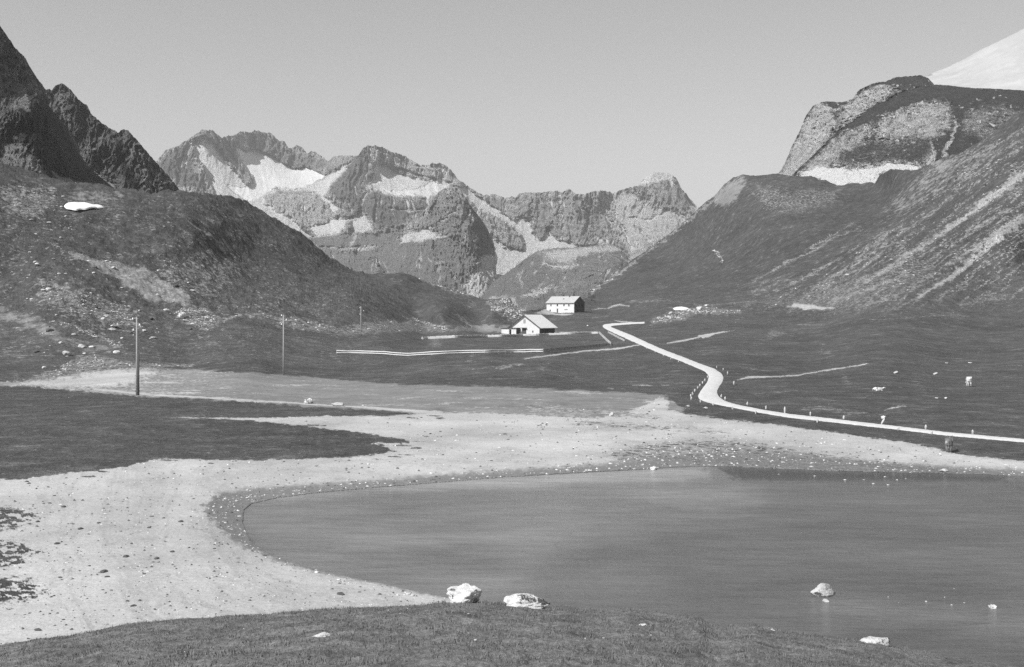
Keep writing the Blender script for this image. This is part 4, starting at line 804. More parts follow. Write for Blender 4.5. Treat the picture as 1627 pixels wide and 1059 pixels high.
sheet('cliff_band', 'domed mountain shoulder with mottled pale cliffs and a white scree bowl', 1235, 2200, .9, CR_R2B, [(1235, 330), (1470, 340), (2200, 360)], 260,
      [(1235, 300, 1250), (1330, 207, 1240), (1421, 148, 1250), (1483, 134, 1260), (1588, 141, 1220), (1760, 150, 1200), (2200, 160, 1150), (1290, 270, 1180), (1350, 290, 1080), (1400, 240, 1120), (1480, 200, 1120), (1500, 250, 1000), (1588, 200, 1050), (1420, 275, 1060), (1235, 330, 1100), (1470, 340, 950), (1800, 340, 850), (2200, 360, 850), (1700, 240, 1000)],
      M_LIME, [('poly', {TF: .97}, 2.5, (5, 3), [(1236, 298), (1256, 281), (1330, 207), (1390, 166), (1449, 138), (1483, 133), (1548, 138), (1600, 140), (2300, 150), (2300, 400), (1470, 400), (1490, 262), (1480, 215), (1440, 205), (1500, 180), (1510, 160), (1470, 158), (1430, 172), (1395, 188), (1370, 198), (1340, 208), (1300, 245), (1262, 284), (1240, 310)]),
       ('poly', {SC: .45, TF: .12}, 6, (6, 5), [(1262, 284), (1300, 246), (1335, 212), (1370, 205), (1372, 225), (1340, 240), (1320, 258), (1290, 275)]),
       ('poly', {SC: .45, TF: .15}, 7, (8, 6), [(1395, 190), (1440, 175), (1480, 160), (1510, 165), (1515, 200), (1490, 220), (1450, 215), (1420, 222), (1395, 210)]),
       ('poly', {TF: .62}, 8, (8, 6), [(1340, 240), (1385, 218), (1420, 226), (1470, 215), (1485, 235), (1462, 262), (1420, 255), (1380, 262), (1350, 262), (1330, 255)]),
       ('poly', {SC: 1, SN: .85, TF: 0, DK: 0}, 3, (6, 3), [(1258, 284), (1275, 270), (1300, 262), (1325, 264), (1350, 266), (1385, 264), (1410, 256), (1440, 258), (1465, 262), (1470, 275), (1400, 275), (1395, 300), (1320, 300), (1300, 284)]),
       ('poly', {SC: .7, TF: .1}, 4, (5, 4), [(1498, 235), (1508, 250), (1550, 258), (1560, 240), (1572, 245), (1555, 280), (1540, 290), (1520, 272), (1500, 280)]),
       ('line', {SC: .7, TF: 0}, 2.5, (3, 3), [(1478, 228, 2), (1484, 245, 7), (1474, 262, 6)]), ('line', {SC: .7, TF: 0}, 2.5, (4, 4), [(1520, 195, 4), (1515, 215, 6), (1500, 240, 3)]),
       ('poly', {TF: .40, SC: .2}, 14, (12, 8), [(1530, 170), (1590, 165), (1640, 180), (1640, 240), (1580, 230), (1530, 210)])], rel_R(551, 14), (.7, 8), .4, 1700)

# ================================================================== OBJECTS
def rock_mesh(name, seed, mat, sub=4, planes=9, flat=.75, rough=.10):
    rr = random.Random(seed); import bmesh
    bm = bmesh.new(); bmesh.ops.create_icosphere(bm, subdivisions=sub, radius=1.0)
    pl = []
    for _ in range(planes):
        v = Vector((rr.gauss(0, 1), rr.gauss(0, 1), rr.gauss(0, .8))).normalized(); pl.append((v, rr.uniform(.55, .85)))
    off = Vector((seed * 3.1, seed * 1.7, 0))
    for v in bm.verts:
        p = v.co.copy()
        for n, d in pl:
            e = p.dot(n) - d
            if e > 0: p -= n * e * .93
        q = p.normalized()
        p *= 1 + rough * mnoise.fractal(q * 1.8 + off, 1.0, 2.0, 5) + rough * .3 * mnoise.fractal(q * 7 + off, 1.0, 2.0, 3)
        p.z *= flat; v.co = p
    me = bpy.data.meshes.new(name); bm.to_mesh(me); bm.free(); me.materials.append(mat)
    me.polygons.foreach_set('use_smooth', [sub > 3] * len(me.polygons)); me.update(); return me
def place_rock(name, me, loc, size, rz, label, cat, group=None, tilt=0):
    o = bpy.data.objects.new(name, me); COL.objects.link(o); o.location = loc
    o.scale = size; o.rotation_euler = (tilt, tilt * .5, rz); return tag(o, label, cat, group)
def at_bank(px, py):
    c = float(np.interp(px, bxs, cr)); D0 = float(np.interp(px, bxs, Dc)); z0 = float(np.interp(px, bxs, zc))
    s = 1.0
    for k in range(200):
        s = 1 - k * .003; zz = z0 + (9.3 - z0) * (1 - s); yy = HY + (H - zz) / (D0 * s) * F
        if yy >= py: break
    a, b, c2 = bank_pos(np.array([px]), np.array([s])); return Vector((a[0], b[0], c2[0]))
def at_lake(px, py):
    D = H * F / (py - HY); return Vector(((px - CX) / F * D, D, 0))

# foreground boulders
rb1 = rock_mesh('boulder', 5, M_STONE_L, 5, 14, .72, .22); rb2 = rock_mesh('boulder', 12, M_STONE_L, 5, 14, .55, .22); rb3 = rock_mesh('boulder', 23, M_STONE, 5, 11, .6, .12); rb4 = rock_mesh('boulder', 31, M_STONE_L, 5, 9, .5, .14)
p = at_bank(740, 957); place_rock('boulder', rb1, p + Vector((0, .1, .18)), (.68, .5, .50), .4, 'big white boulder with dark lichen on the grassy bank, left of the pair', 'boulder')
p = at_bank(833, 965); place_rock('boulder', rb2, p + Vector((.05, .1, .08)), (.92, .5, .55), .15, 'long low white boulder half sunk in the bank edge, right of the pair', 'boulder')
p = at_bank(1385, 1022); place_rock('boulder', rb4, p + Vector((.1, 0, .02)), (.50, .35, .42), .6, 'flat white boulder at the lower right end of the bank', 'boulder')
p = at_bank(1222, 1002); place_rock('boulder', rb4, p + Vector((0, 0, .0)), (.22, .16, .16), 2.0, 'small flat pale stone showing in the turf near the right of the bank', 'boulder')
p = at_bank(1022, 992); place_rock('boulder', rb4, p, (.11, .1, .12), 1.0, 'small white stone lying in the turf below the middle of the bank', 'stone')
p = at_bank(512, 1016); place_rock('boulder', rb3, p, (.24, .16, .14), 0, 'dark stone in the turf at the lower edge of the bank', 'stone')
p = at_lake(1308, 945); place_rock('boulder', rb3, p + Vector((0, 0, .12)), (.56, .42, .52), .5, 'grey boulder standing alone in the lake shallows', 'boulder')
p = at_lake(1312, 955); place_rock('stone', rb3, p + Vector((0, 0, .0)), (.20, .12, .15), 2, 'small dark stone beside the grey boulder in the lake', 'stone')
p = at_lake(1577, 965); place_rock('boulder', rb1, p + Vector((0, 0, .02)), (.20, .16, .17), 1, 'white stone in the shallows at the right edge of the lake', 'boulder')
# named boulders on the plain
def plain(px, py, me, sx, sy, sz, lab, cat='boulder', rz=.3, sink=.25, group=None):
    p = ground(px, py); return place_rock('boulder', me, p + Vector((0, 0, sz * .6 * (1 - sink))), (sx, sy, sz), rz, lab, cat, group)
rbD = rock_mesh('boulder', 41, M_STONE, 4, 9, .8, .12)
plain(491, 641, rb1, .72, .5, .62, 'white sided boulder on the far rim of the grass tongue, left one', rz=0)
plain(536, 645, rb3, .95, .5, .42, 'flat dark boulder on the far rim of the grass tongue, right one', rz=.1)
plain(1039, 747, rb1, .32, .25, .26, 'white stone at the water line on the far shore of the lake')
plain(972, 661, rbD, .30, .3, .35, 'small dark and pale boulder alone on the far gravel flat')
plain(1112, 493, rb1, 1.9, 1.4, 1.9, 'big pale boulder among the rubble behind the road')
plain(1066, 499, rbD, 1.2, 1.0, .9, 'grey boulder between the big pale boulder and the road end')
plain(1123, 485, rb1, 1.4, 1, .9, 'white boulder just behind the big pale boulder')
plain(934, 518, rb1, .55, .5, .5, 'white stone in the turf between the stone house and the road bend')
plain(1424, 593, rbD, .5, .4, .35, 'dark stone in the meadow left of the pale cow, first of two'); plain(1487, 595, rbD, .55, .4, .35, 'dark stone in the meadow left of the pale cow, nearer to her')
plain(1503, 633, rb1, .22, .2, .2, 'tiny white stone in the meadow below the pale cow'); plain(1488, 633, rb4, .2, .2, .18, 'tiny pale stone left of another white stone below the pale cow')
plain(1541, 577, rb4, .45, .3, .3, 'pale stone in the meadow above the pale cow'); plain(1504, 577, rb4, .3, .3, .2, 'small pale stone in the meadow upper left of the pale cow')
plain(1404, 665, rb1, .3, .25, .3, 'white stone beside the tilted guard stone above the road'); plain(1121, 649, rb3, .35, .3, .22, 'dark stone in the turf below the road bend, right one'); plain(1093, 646, rb3, .3, .3, .2, 'dark stone in the turf below the road bend, left one')
plain(290, 504, rb1, 1.5, 1.1, 1.5, 'bright boulder topping the rock pile at the foot of the left hill')
plain(1500, 749, rb3, .35, .3, .2, 'dark stone at the right end of the far shore')
# snow patch and white patch
def patch(name, pts, lift, mat, label, cat, dome=.05):
    P = np.array(pts, float); c = P.mean(0); n = 72
    seg = np.r_[0, np.cumsum(np.hypot(*np.diff(np.r_[P, P[:1]], axis=0).T))]; uu = np.linspace(0, seg[-1], n, endpoint=False)
    Q = np.stack([np.interp(uu, seg, np.r_[P[:, i], P[:1, i]]) for i in (0, 1)], 1)
    for _ in range(1): Q = (np.roll(Q, 1, 0) + np.roll(Q, -1, 0) + 2 * Q) / 4
    rings = [1.0, .93, .8, .6, .4, .2, .02]
    X = []; 
    QX = np.array([c[0] + (Q[:, 0] - c[0]) * r_ for r_ in rings]); QY = np.array([c[1] + (Q[:, 1] - c[1]) * r_ for r_ in rings])
    QX = np.c_[QX, QX[:, :1]]; QY = np.c_[QY, QY[:, :1]]
    x, y, z = floor_pos(QX.ravel(), QY.ravel()); x0, y0, z0 = floor_pos(QX.ravel(), QY.ravel(), False)
    zz = np.maximum(z, z0).reshape(QX.shape)
    hgt = np.array([-9, .25, .6, .8, .9, 1, 1]) * dome
    o = grid_mesh(name, x.reshape(QX.shape), y.reshape(QX.shape), zz + hgt[:, None] + lift, mat, kind=None)
    return tag(o, label, cat)
patch('snow_patch', [(101, 326), (105, 322), (114, 320.6), (125, 321.2), (134, 320.8), (143, 322.8), (149, 325), (157, 324.6), (165, 327), (166, 328.4), (158, 329.6), (149, 328.4), (143, 329.4), (137, 331.8), (128, 331.4), (121, 333), (112, 331.2), (106, 330.4)], .14, M_SNOW, 'last white snow patch on top of the left hill', 'snow patch')
patch('snow_patch', [(1069, 489.5), (1075, 487.5), (1083, 487), (1092, 488.5), (1096, 490.5), (1086, 492.5), (1074, 492)], .15, M_SNOW, 'small bright white patch in the meadow left of the big pale boulder', 'snow patch')

# scattered stones -- real things on the shore
pebs = [rock_mesh('stone', 100 + i, M_STONE_D, 2, 6, .6, .15) for i in range(5)]; pebp = [rock_mesh('stone', 120 + i, M_STONE_L, 2, 6, .6, .15) for i in range(5)]
def scatter(n, poly, name, meshes, label, group, smin, smax, seed):
    rr = random.Random(seed); xs_ = [p[0] for p in poly]; ys_ = [p[1] for p in poly]; k = 0; P = []
    while len(P) < n:
        x = rr.uniform(min(xs_), max(xs_)); y = rr.uniform(min(ys_), max(ys_))
        if sdist(np.array([x]), np.array([y]), poly)[0] > 0: P.append((x, y))
    X, Y, Z = floor_pos([p[0] for p in P], [p[1] for p in P])
    for i in range(n):
        s = smin + (smax - smin) * rr.random() ** 3
        s *= max(1.0, Y[i] / 75)
        o = place_rock(name, rr.choice(meshes), (X[i], Y[i], Z[i] + s * .15), (s * rr.uniform(.8, 1.6), s * rr.uniform(.7, 1.1), s * rr.uniform(.5, .9)), rr.uniform(0, 6.28), label, 'stone', group)
SH1 = [(35, 775), (150, 755), (300, 742), (420, 742), (330, 790), (310, 830), (380, 880), (500, 925), (640, 945), (500, 960), (300, 975), (100, 1005), (35, 1012)]
scatter(70, SH1, 'stone', pebs, 'small dark stone lying on the wide pale gravel at the lower left', 'dark stones on the near gravel', .03, .11, 1)
SH2 = [(660, 665), (900, 672), (950, 680), (1000, 700), (950, 725), (700, 745), (520, 755), (430, 750), (600, 735), (690, 705)]
scatter(32, SH2, 'stone', pebs, 'small dark stone lying on the far pale gravel beyond the water', 'dark stones on the far gravel', .04, .11, 2)
RIM = [(330, 800), (345, 790), (400, 785), (385, 810), (384, 835), (395, 860), (430, 888), (520, 915), (640, 942), (700, 950), (640, 946), (560, 928), (440, 896), (370, 862), (335, 825)]
scatter(38, RIM, 'stone', pebp, 'small white stone on the dark wet rim at the left end of the lake', 'white stones on the wet rim', .04, .12, 3)
FAR = [(980, 728), (1130, 722), (1300, 726), (1450, 740), (1500, 748), (1450, 752), (1300, 742), (1100, 738)]
scatter(40, FAR, 'stone', pebp, 'small white stone on the dark wet strip along the far shore', 'white stones on the far shore', .05, .11, 4)
STZ = [(1000, 712), (1120, 700), (1250, 712), (1420, 738), (1300, 735), (1100, 722)]
scatter(40, STZ, 'stone', pebp + pebs[:2], 'small stone in the stony belt between gravel and far shore', 'stones of the stony belt', .05, .12, 5)
BANKS = [(380, 973), (700, 962), (1000, 972), (1300, 1015), (900, 1035), (300, 1035), (200, 1010)]
rr = random.Random(8)
for i in range(20):
    while True:
        x = rr.uniform(200, 1300); y = rr.uniform(965, 1040)
        if sdist(np.array([x]), np.array([y]), BANKS)[0] > 0: break
    p = at_bank(x, y); s = rr.uniform(.012, .03)
    place_rock('stone', rr.choice(pebp), p + Vector((0, 0, s * .6)), (s * 1.3, s, s), rr.uniform(0, 6), 'tiny white stone in the turf of the foreground bank', 'stone', 'white stones in the bank turf')
for (x, y) in [(1407, 757), (1425, 762), (1440, 760), (1371, 762), (1295, 756), (1240, 753), (1410, 770), (1342, 762), (1385, 768)]:
    p = at_lake(x + rr.uniform(-3, 3), y); s = rr.uniform(.05, .11)
    place_rock('stone', rr.choice(pebp), p, (s * 1.4, s, s * .7), rr.uniform(0, 6), 'white stone breaking the water just off the far right shore', 'stone', 'stones in the water off the far shore')
for i in range(9):
    p = at_lake(rr.uniform(1390, 1585), rr.uniform(935, 962)); s = rr.uniform(.02, .045)
    place_rock('stone', rr.choice(pebp), p, (s * 1.4, s, s * .8), rr.uniform(0, 6), 'tiny white stone breaking the near shallows at lower right', 'stone', 'tiny stones in the near shallows')
for (x, y) in [(79, 799), (101, 805), (60, 829), (128, 840), (287, 829), (237, 839), (90, 864), (200, 885), (249, 888), (274, 878), (165, 909), (212, 962), (60, 1001), (541, 945), (554, 750)]:
    p = ground(x, y); s = rr.uniform(.09, .16)
    place_rock('stone', rr.choice(pebs), p + Vector((0, 0, .02)), (s * 1.5, s, s * .7), rr.uniform(0, 6), 'fist to head sized dark stone standing out on the near gravel', 'stone', 'larger dark stones on the near gravel')
# boulders on the left hill
rr = random.Random(31)
HILLP = [(30, 300), (90, 300), (200, 400), (330, 420), (420, 500), (350, 525), (210, 560), (60, 590), (30, 420)]
P = []
while len(P) < 150:
    x = rr.uniform(30, 430); y = rr.uniform(300, 590)
    if sdist(np.array([x]), np.array([y]), HILLP)[0] > 0: P.append((x, y))
X_, Y_, Z_ = floor_pos([p[0] for p in P], [p[1] for p in P])
for i in range(len(P)):
    s = .25 + .8 * rr.random() ** 3
    place_rock('boulder', rr.choice([rbD, rb3, pebp[0], pebp[1], pebs[2]]), (X_[i], Y_[i], Z_[i] + s * .2), (s * rr.uniform(.8, 1.5), s, s * rr.uniform(.6, 1)), rr.uniform(0, 6.28), 'boulder strewn over the dark left hillside', 'boulder', 'boulders on the left hillside')

# guard stones along the road
gs1 = rock_mesh('guard_stone', 71, M_STONE, 3, 7, 1.0, .05)
def guard(px, py, w, h, label, group, tilt=0):
    p = ground(px, py); o = bpy.data.objects.new('guard_stone', gs1); COL.objects.link(o)
    o.location = p + Vector((0, 0, h * .42)); o.scale = (w * .36, w * .36, h * .6); o.rotation_euler = (0, tilt, rnd.uniform(0, 6) if not tilt else 0); tag(o, label, 'guard stone', group)
for x, y in [(1125, 598), (1121, 603), (1117, 607.6), (1113, 611.8), (1109.5, 615.3), (1105, 620), (1101.5, 624.8), (1099, 628.7), (1099.5, 633)]:
    guard(x - 1, y + 2, .34, .42, 'low white guard stone in the row along the left of the road bend', 'guard stones left of the bend')
for x, y in [(1113, 639), (1133, 644), (1164, 650), (1201, 657), (1299, 671), (1427, 684), (1480, 690)]:
    guard(x, y, .3, .38, 'low white guard stone on the lake side of the lower road', 'guard stones on the lake side')
for x, y in [(1145, 631), (1151, 635), (1186.4, 643.5), (1216, 650), (1287, 660), (1339.5, 666), (1470, 681.5), (1544.5, 690)]:
    guard(x + 1, y, .3, .45, 'low white guard stone on the meadow side of the lower road', 'guard stones on the meadow side')
for x, y in [(996, 538.5), (1006, 543), (1017, 548), (1030, 554), (1043, 560), (1056, 565.5), (1068, 570.5), (1080, 575)]:
    guard(x - 2, y, .34, .42, 'tiny guard stone along the left edge of the straight road', 'guard stones of the straight')
guard(1156, 595, .32, .62, 'bright upright guard stone at the outside of the road bend', None)
guard(1139, 584.5, .3, .5, 'first grey guard stone above the road bend', None); guard(1149, 588.5, .3, .5, 'guard stone right beside the bright upright one at the bend', None)
guard(1166, 611, .34, .66, 'pale marker stone in the turf right of the road bend', None)
guard(1247, 656, .3, .75, 'tallest upright guard stone on the lower road after the bend', None)
guard(1403, 673.5, .3, .65, 'tilted white guard stone leaning over the lower road', None, .5)

# ------------------------------------------------------------------ telegraph poles
def pole(px, py, top_py, insul, label, strut=False):
    b = ground(px, py); D = b.y; h = (py - top_py) / F * D
    root = empty('telegraph_pole', b); tag(root, label, 'pole', 'telegraph poles')
    m = MB(); m.tube([Vector((0, 0, -.5)), Vector((0.01, 0, h * .5)), Vector((-.02, 0, h))], [.17, .14, .10], 10); m.build('shaft', M_WOODP, root, True)
    if strut:
        m = MB(); m.tube([Vector((.24, -.05, -.5)), Vector((.22, -.03, h * .55))], [.13, .11], 8); m.build('strut', M_WOOD, root, True)
        m = MB()
        for z in (.6, h * .25, h * .45): m.tube([Vector((-.25, -.02, z)), Vector((.4, -.02, z))], .04, 6)
        m.build('bolt', M_WOOD, root)
    for ix, iy in insul:
        z = (py - iy) / F * D; x = (ix - px) / F * D; sgn = 1 if x > 0 else -1
        m = MB(); m.tube([Vector((0, 0, z - .22)), Vector((x * .6, 0, z - .26)), Vector((x, 0, z - .2)), Vector((x, 0, z - .02))], .025, 6); br = m.build('bracket', M_WOOD, root)
        m = MB(); m.tube([Vector((x, 0, z - .12)), Vector((x, 0, z + .0)), Vector((x, 0, z + .12)), Vector((x, 0, z + .2))], [.11, .12, .07, .03], 10); m.build('insulator', M_PORC, br, True)
pole(217.5, 628, 503, [(211, 506.5), (222, 516), (212, 524)], 'nearest telegraph pole with bolted side strut standing at the grass tongue', True)
pole(450.5, 596, 500, [(447.5, 501), (455, 508), (447.5, 515)], 'slim telegraph pole at the rim of the silt flat below the left hill')
pole(573.5, 534, 486, [(572, 488.5), (578, 493.5), (572, 499)], 'farthest telegraph pole before the rocky knoll')

# ------------------------------------------------------------------ fences and walls
def line_pts(pts, step):
    P = np.array(pts, float); X, Y, Z = floor_pos(P[:, 0], P[:, 1]); S_ = np.r_[0, np.cumsum(np.hypot(np.diff(X), np.diff(Y)))]
    n = max(2, int(S_[-1] / step) + 1); u_ = np.linspace(0, S_[-1], n); qx = np.interp(u_, S_, P[:, 0]); qy = np.interp(u_, S_, P[:, 1])
    x, y, z = floor_pos(qx, qy); return [Vector((x[i], y[i], z[i])) for i in range(n)]
def fence(pts, label, step=3.2, hgt=1.0, rails=(.45, .85), mat=M_WOODP, rmat=None, rw=.07):
    Q = line_pts(pts, step); o0 = Q[0].copy(); root = empty('rail_fence', o0); tag(root, label, 'fence')
    for i, q in enumerate(Q[:98]):
        m = MB(); r_ = q - o0; lean = Vector((rnd.uniform(-.06, .06), rnd.uniform(-.06, .06), 0)); m.tube([r_ + Vector((0, 0, -.3)), r_ + lean + Vector((0, 0, hgt + rnd.uniform(-.08, .1)))], [.08, .065], 6); m.build('post', mat, root)
    for z in rails:
        m = MB()
        m.tube([q - o0 + Vector((0, -.12, z + rnd.uniform(-.05, .05))) for q in Q], rw, 8)
        m.build('rail', rmat or mat, root, True)
    return root
def stone_wall(pts, label, w=.7, h=.9, step=.8):
    Q = line_pts(pts, step); n = len(Q); m = MB(); rr = random.Random(len(label)); vs = []; prof = [(-.5, -.4), (-.46, .5), (-.36, 1.0), (0, 1.08), (.36, 1.0), (.46, .5), (.5, -.4)]
    for i, q in enumerate(Q):
        d = (Q[min(i + 1, n - 1)] - Q[max(i - 1, 0)]); nn = Vector((d.y, -d.x, 0)).normalized()
        for a, b in prof: vs.append(q + nn * a * w * rr.uniform(.85, 1.15) + Vector((0, 0, b * h * (rr.uniform(.82, 1.12) if b > 0 else 1))))
    k = len(prof); fs = [(i * k + j, i * k + j + 1, (i + 1) * k + j + 1, (i + 1) * k + j) for i in range(n - 1) for j in range(k - 1)] + [tuple(range(k - 1, -1, -1)), tuple((n - 1) * k + j for j in range(k))]
    m.add(vs, fs); return tag(m.build('stone_wall', M_WALLST), label, 'wall')
M_RAILP = mat_simple('bleached pole rails', .70, .4, 5.0, .01)
fence([(535, 562), (600, 563), (640, 566), (652, 566.5), (680, 564.5), (720, 562.5), (770, 561.5), (820, 561), (863, 560)], 'long bleached rail fence along the front of the hay meadow', 3.4, .98, (.34, .82), M_WOODP, M_RAILP, .12)
fence([(865, 560.5), (885, 558.5), (905, 556.5), (930, 554), (960, 550.5), (972, 549)], 'dark rail fence continuing right from the bleached one', 2.6, 1.0, (.35, .65, .9), M_WOOD, M_WOOD, .06)
fence([(952, 530), (958, 536), (964, 542), (971, 548.5)], 'short pale fence closing the right end of the hay meadow', 3.0, 1.0, (.35, .8), M_WOODP, M_RAILP, .08)
fence([(966, 529), (976, 534), (984, 538.5), (992, 542.5)], 'short pale rail fence between the hay meadow and the road', 3.0, .8, (.3, .65), M_WOODP, M_RAILP, .07)
stone_wall([(671, 538.5), (700, 537), (740, 536), (790, 535), (830, 533.5)], 'low pale dry stone wall left of the barn', .8, .8)
stone_wall([(836, 533.3), (870, 532), (910, 530.5), (951, 529.5)], 'low pale dry stone wall from the barn towards the road', .8, .7)
fence([(560, 556), (590, 551), (612, 546.5), (640, 543), (668, 540.5)], 'thin dark fence running up the meadow to the stone wall', 5.0, .8, (.5,), M_WOOD, M_WOOD, .03)

# ------------------------------------------------------------------ buildings
def wall_grid(m, L, z0, z1, openings, th, mt):
    """wall along local x 0..L in the plane y=0 (front), thickness into +y; openings (x0,x1,z0,z1)"""
    xs_ = sorted({0, L, *[o[0] for o in openings], *[o[1] for o in openings]}); zs_ = sorted({z0, z1, *[o[2] for o in openings], *[o[3] for o in openings]})
    for a, b in zip(xs_[:-1], xs_[1:]):
        for c, d in zip(zs_[:-1], zs_[1:]):
            if not any(a >= o[0] - 1e-6 and b <= o[1] + 1e-6 and c >= o[2] - 1e-6 and d <= o[3] + 1e-6 for o in openings): m.box(a, b, 0, th, c, d, mt)
def slab_roof(m, W_, y0, y1, ze, zr, over, th, mt, x_lo=None):
    """gable roof over x 0..W_, ridge along y; two slabs"""
    h = W_ / 2; sl_ = (zr - ze) / h
    m.prism([(-over, ze - over * sl_), (h, zr), (h, zr + th), (-over, ze - over * sl_ + th)], y0, y1, mt)
    m.prism([(h, zr), (W_ + over, ze - over * sl_), (W_ + over, ze - over * sl_ + th), (h, zr + th)], y0, y1, mt)
def window(root, x0, x1, z0, z1, mt, frame=M_WOODP):
    f = MB(); t = .09; y0, y1 = .16, .24
    for b in ((x0, x1, z0, z0 + t), (x0, x1, z1 - t, z1), (x0, x0 + t, z0 + t, z1 - t), (x1 - t, x1, z0 + t, z1 - t), ((x0 + x1) / 2 - .03, (x0 + x1) / 2 + .03, z0 + t, z1 - t)): f.box(b[0], b[1], y0, y1, b[2], b[3], mt)
    w = f.build('window', frame, root); p = MB(); p.box(x0 + t, x1 - t, .20, .22, z0 + t, z1 - t, mt); p.build('pane', M_GLASS, w)

# stone house: local frame x along the front (to the right), y back; origin at the near (right front) corner
hb = ground(912, 497.3); th_h = R(39)
root = empty('stone_house', hb); tag(root, 'two storey white plastered house with shingle roof on the rise at the valley gap', 'house')
# front runs from the near corner to the left-back; the gable runs to the right-back
LF, WG, EH, RH = 18.6, 9.9, 5.6, 8.9
ex = Vector((math.cos(th_h), -math.sin(th_h), 0)); ey = Vector((math.sin(th_h), math.cos(th_h), 0))     # along the front to the right, and into the house
base = -ex * LF
MT = Matrix(((ex.x, ey.x, 0, base.x), (ex.y, ey.y, 0, base.y), (0, 0, 1, 0), (0, 0, 0, 1)))
op = [(2.6, 3.4, 3.5, 4.6), (6.9, 7.9, 3.5, 4.7), (11.4, 12.3, 3.5, 4.7), (14.7, 15.6, 3.4, 4.7), (7.0, 7.95, .1, 2.3), (12.2, 13.0, 1.35, 2.0), (13.4, 14.2, 1.35, 2.0), (2.0, 2.9, .7, 1.8)]
wm = MB(); wall_grid(wm, LF, -1.5, EH, op, .5, MT)
# right gable wall: its own frame, x from the near corner along ey
MG = Matrix(((ey.x, -ex.x, 0, 0), (ey.y, -ex.y, 0, 0), (0, 0, 1, 0), (0, 0, 0, 1)))
opg = [(1.2, 2.1, 3.4, 4.6), (4.4, 5.4, 3.4, 4.6), (7.4, 8.4, 3.4, 4.6), (3.0, 4.0, .9, 2.0)]
wm2 = MB(); wall_grid(wm2, WG - .5, -1.5, EH, [(a - .5, b - .5, c, d) for a, b, c, d in opg], .5, MG @ Matrix.Translation((.5, 0, 0)))
wm2.prism([(0, EH), (WG, EH), (WG / 2, RH - .05)], 0.002, .45, MG)
wl2 = MB(); wl2.box(0, LF, WG - .5, WG, -1.5, EH, MT); wl2.box(0, .5, .5, WG - .5, -1.5, EH, MT); wl2.prism([(0, EH), (WG / 2, RH - .05), (WG, EH)][::-1], 0.002, .45, Matrix(((ey.x, ex.x, 0, base.x), (ey.y, ex.y, 0, base.y), (0, 0, 1, 0), (0, 0, 0, 1))))
w_all = MB(); [w_all.add(q.v, q.f) for q in (wm, wl2)]
w_all.build('wall', M_PLASTER, root)
M_GABLE_SHADE = mat_simple('gable wall with painted shade', .10, .6, 1.5, .03); gb = wm2.build('gable_wall', M_GABLE_SHADE, root); gb['label'] = 'gable wall with shade put into its dark colour'  # gable away from the sun: its shade is painted as a darker wall
MR = Matrix(((ey.x, ex.x, 0, base.x), (ey.y, ex.y, 0, base.y), (0, 0, 1, 0), (0, 0, 0, 1)))
rm_ = MB(); slab_roof(rm_, WG, -.4, LF + .35, EH, RH, .5, .18, MR); rf = rm_.build('roof', M_ROOF, root)
for u0, v0, hh_, w_ in ((7.2, 4.9, 1.0, .7), (12.2, 4.2, .9, .45), (9.6, 2.3, .55, .45)):
    zb = EH + (RH - EH) * (min(v0, WG - v0) / (WG / 2)); c = MB(); c.box(u0, u0 + w_, v0, v0 + w_, zb - .4, zb + hh_, MT); c.box(u0 - .08, u0 + w_ + .08, v0 - .08, v0 + w_ + .08, zb + hh_, zb + hh_ + .12, MT); c.build('chimney', M_WOOD, rf)
em = MB(); em.box(-.3, LF + .3, -.50, -.34, EH - .55, EH - .36, MT); em.build('gutter', M_WOOD, root)
for o_ in op:
    if o_[2] > .5: window(root, *o_, MT)
for o_ in opg: window(root, *o_, MG, M_WOOD)
d_ = MB(); d_.box(7.0, 7.95, .2, .28, .1, 2.3, MT); dd = d_.build('door', M_WOOD, root); h2 = MB(); h2.box(7.8, 7.86, .14, .2, 1.1, 1.2, MT); h2.build('handle', M_PORC, dd)
b_m = MB(); b_m.box(8.6, 17.5, -1.3, 0, -.9, .25, MT); b_m.build('terrace', M_PLASTER, root)

# barn
bb = ground(857, 531); th_b = R(30)
root = empty('barn', bb); tag(root, 'white barn with broad shingle gable roof and lean-to shed below the house', 'barn')
gx_ = Vector((math.cos(th_b), -math.sin(th_b), 0)); gy_ = Vector((math.sin(th_b), math.cos(th_b), 0))
WB, LB, EB, RB = 13.6, 13.5, 3.0, 7.7
base = -gx_ * WB
MT = Matrix(((gx_.x, gy_.x, 0, base.x), (gx_.y, gy_.y, 0, base.y), (0, 0, 1, 0), (0, 0, 0, 1)))
op = [(6.3, 7.4, 4.3, 5.9), (10.3, 10.9, .6, 1.5), (5.6, 7.6, .1, 2.3)]
wm = MB(); wall_grid(wm, WB, -1.5, EB, [o for o in op if o[3] <= EB], .4, MT); wm.box(0, WB, LB - .4, LB, -1.5, EB, MT); wm.box(0, .4, .4, LB - .4, -1.5, EB, MT)
# gable triangle with a loft hatch opening
sl_ = (RB - EB) / (WB / 2); hx0, hx1, hz0, hz1 = op[0]
def zt(x): return EB + sl_ * min(x, WB - x) - .03
for prof in ([(0, EB), (hx0, EB), (hx0, zt(hx0))], [(hx1, EB), (WB, EB), (hx1, zt(hx1))], [(hx0, EB), (hx1, EB), (hx1, hz0), (hx0, hz0)], [(hx0, hz1), (hx1, hz1), (hx1, zt(hx1)), (WB / 2, zt(WB / 2)), (hx0, zt(hx0))]): wm.prism(prof, .002, .4, MT)
wm.prism([(0, EB), (WB, EB), (WB / 2, RB - .05)], LB - .35, LB - .002, MT)
wm.build('wall', M_PLASTER, root)
MS = Matrix(((gy_.x, -gx_.x, 0, 0), (gy_.y, -gx_.y, 0, 0), (0, 0, 1, 0), (0, 0, 0, 1)))
sw = MB(); sw.box(.4, LB - .4, 0, .3, -1.5, EB, MS)
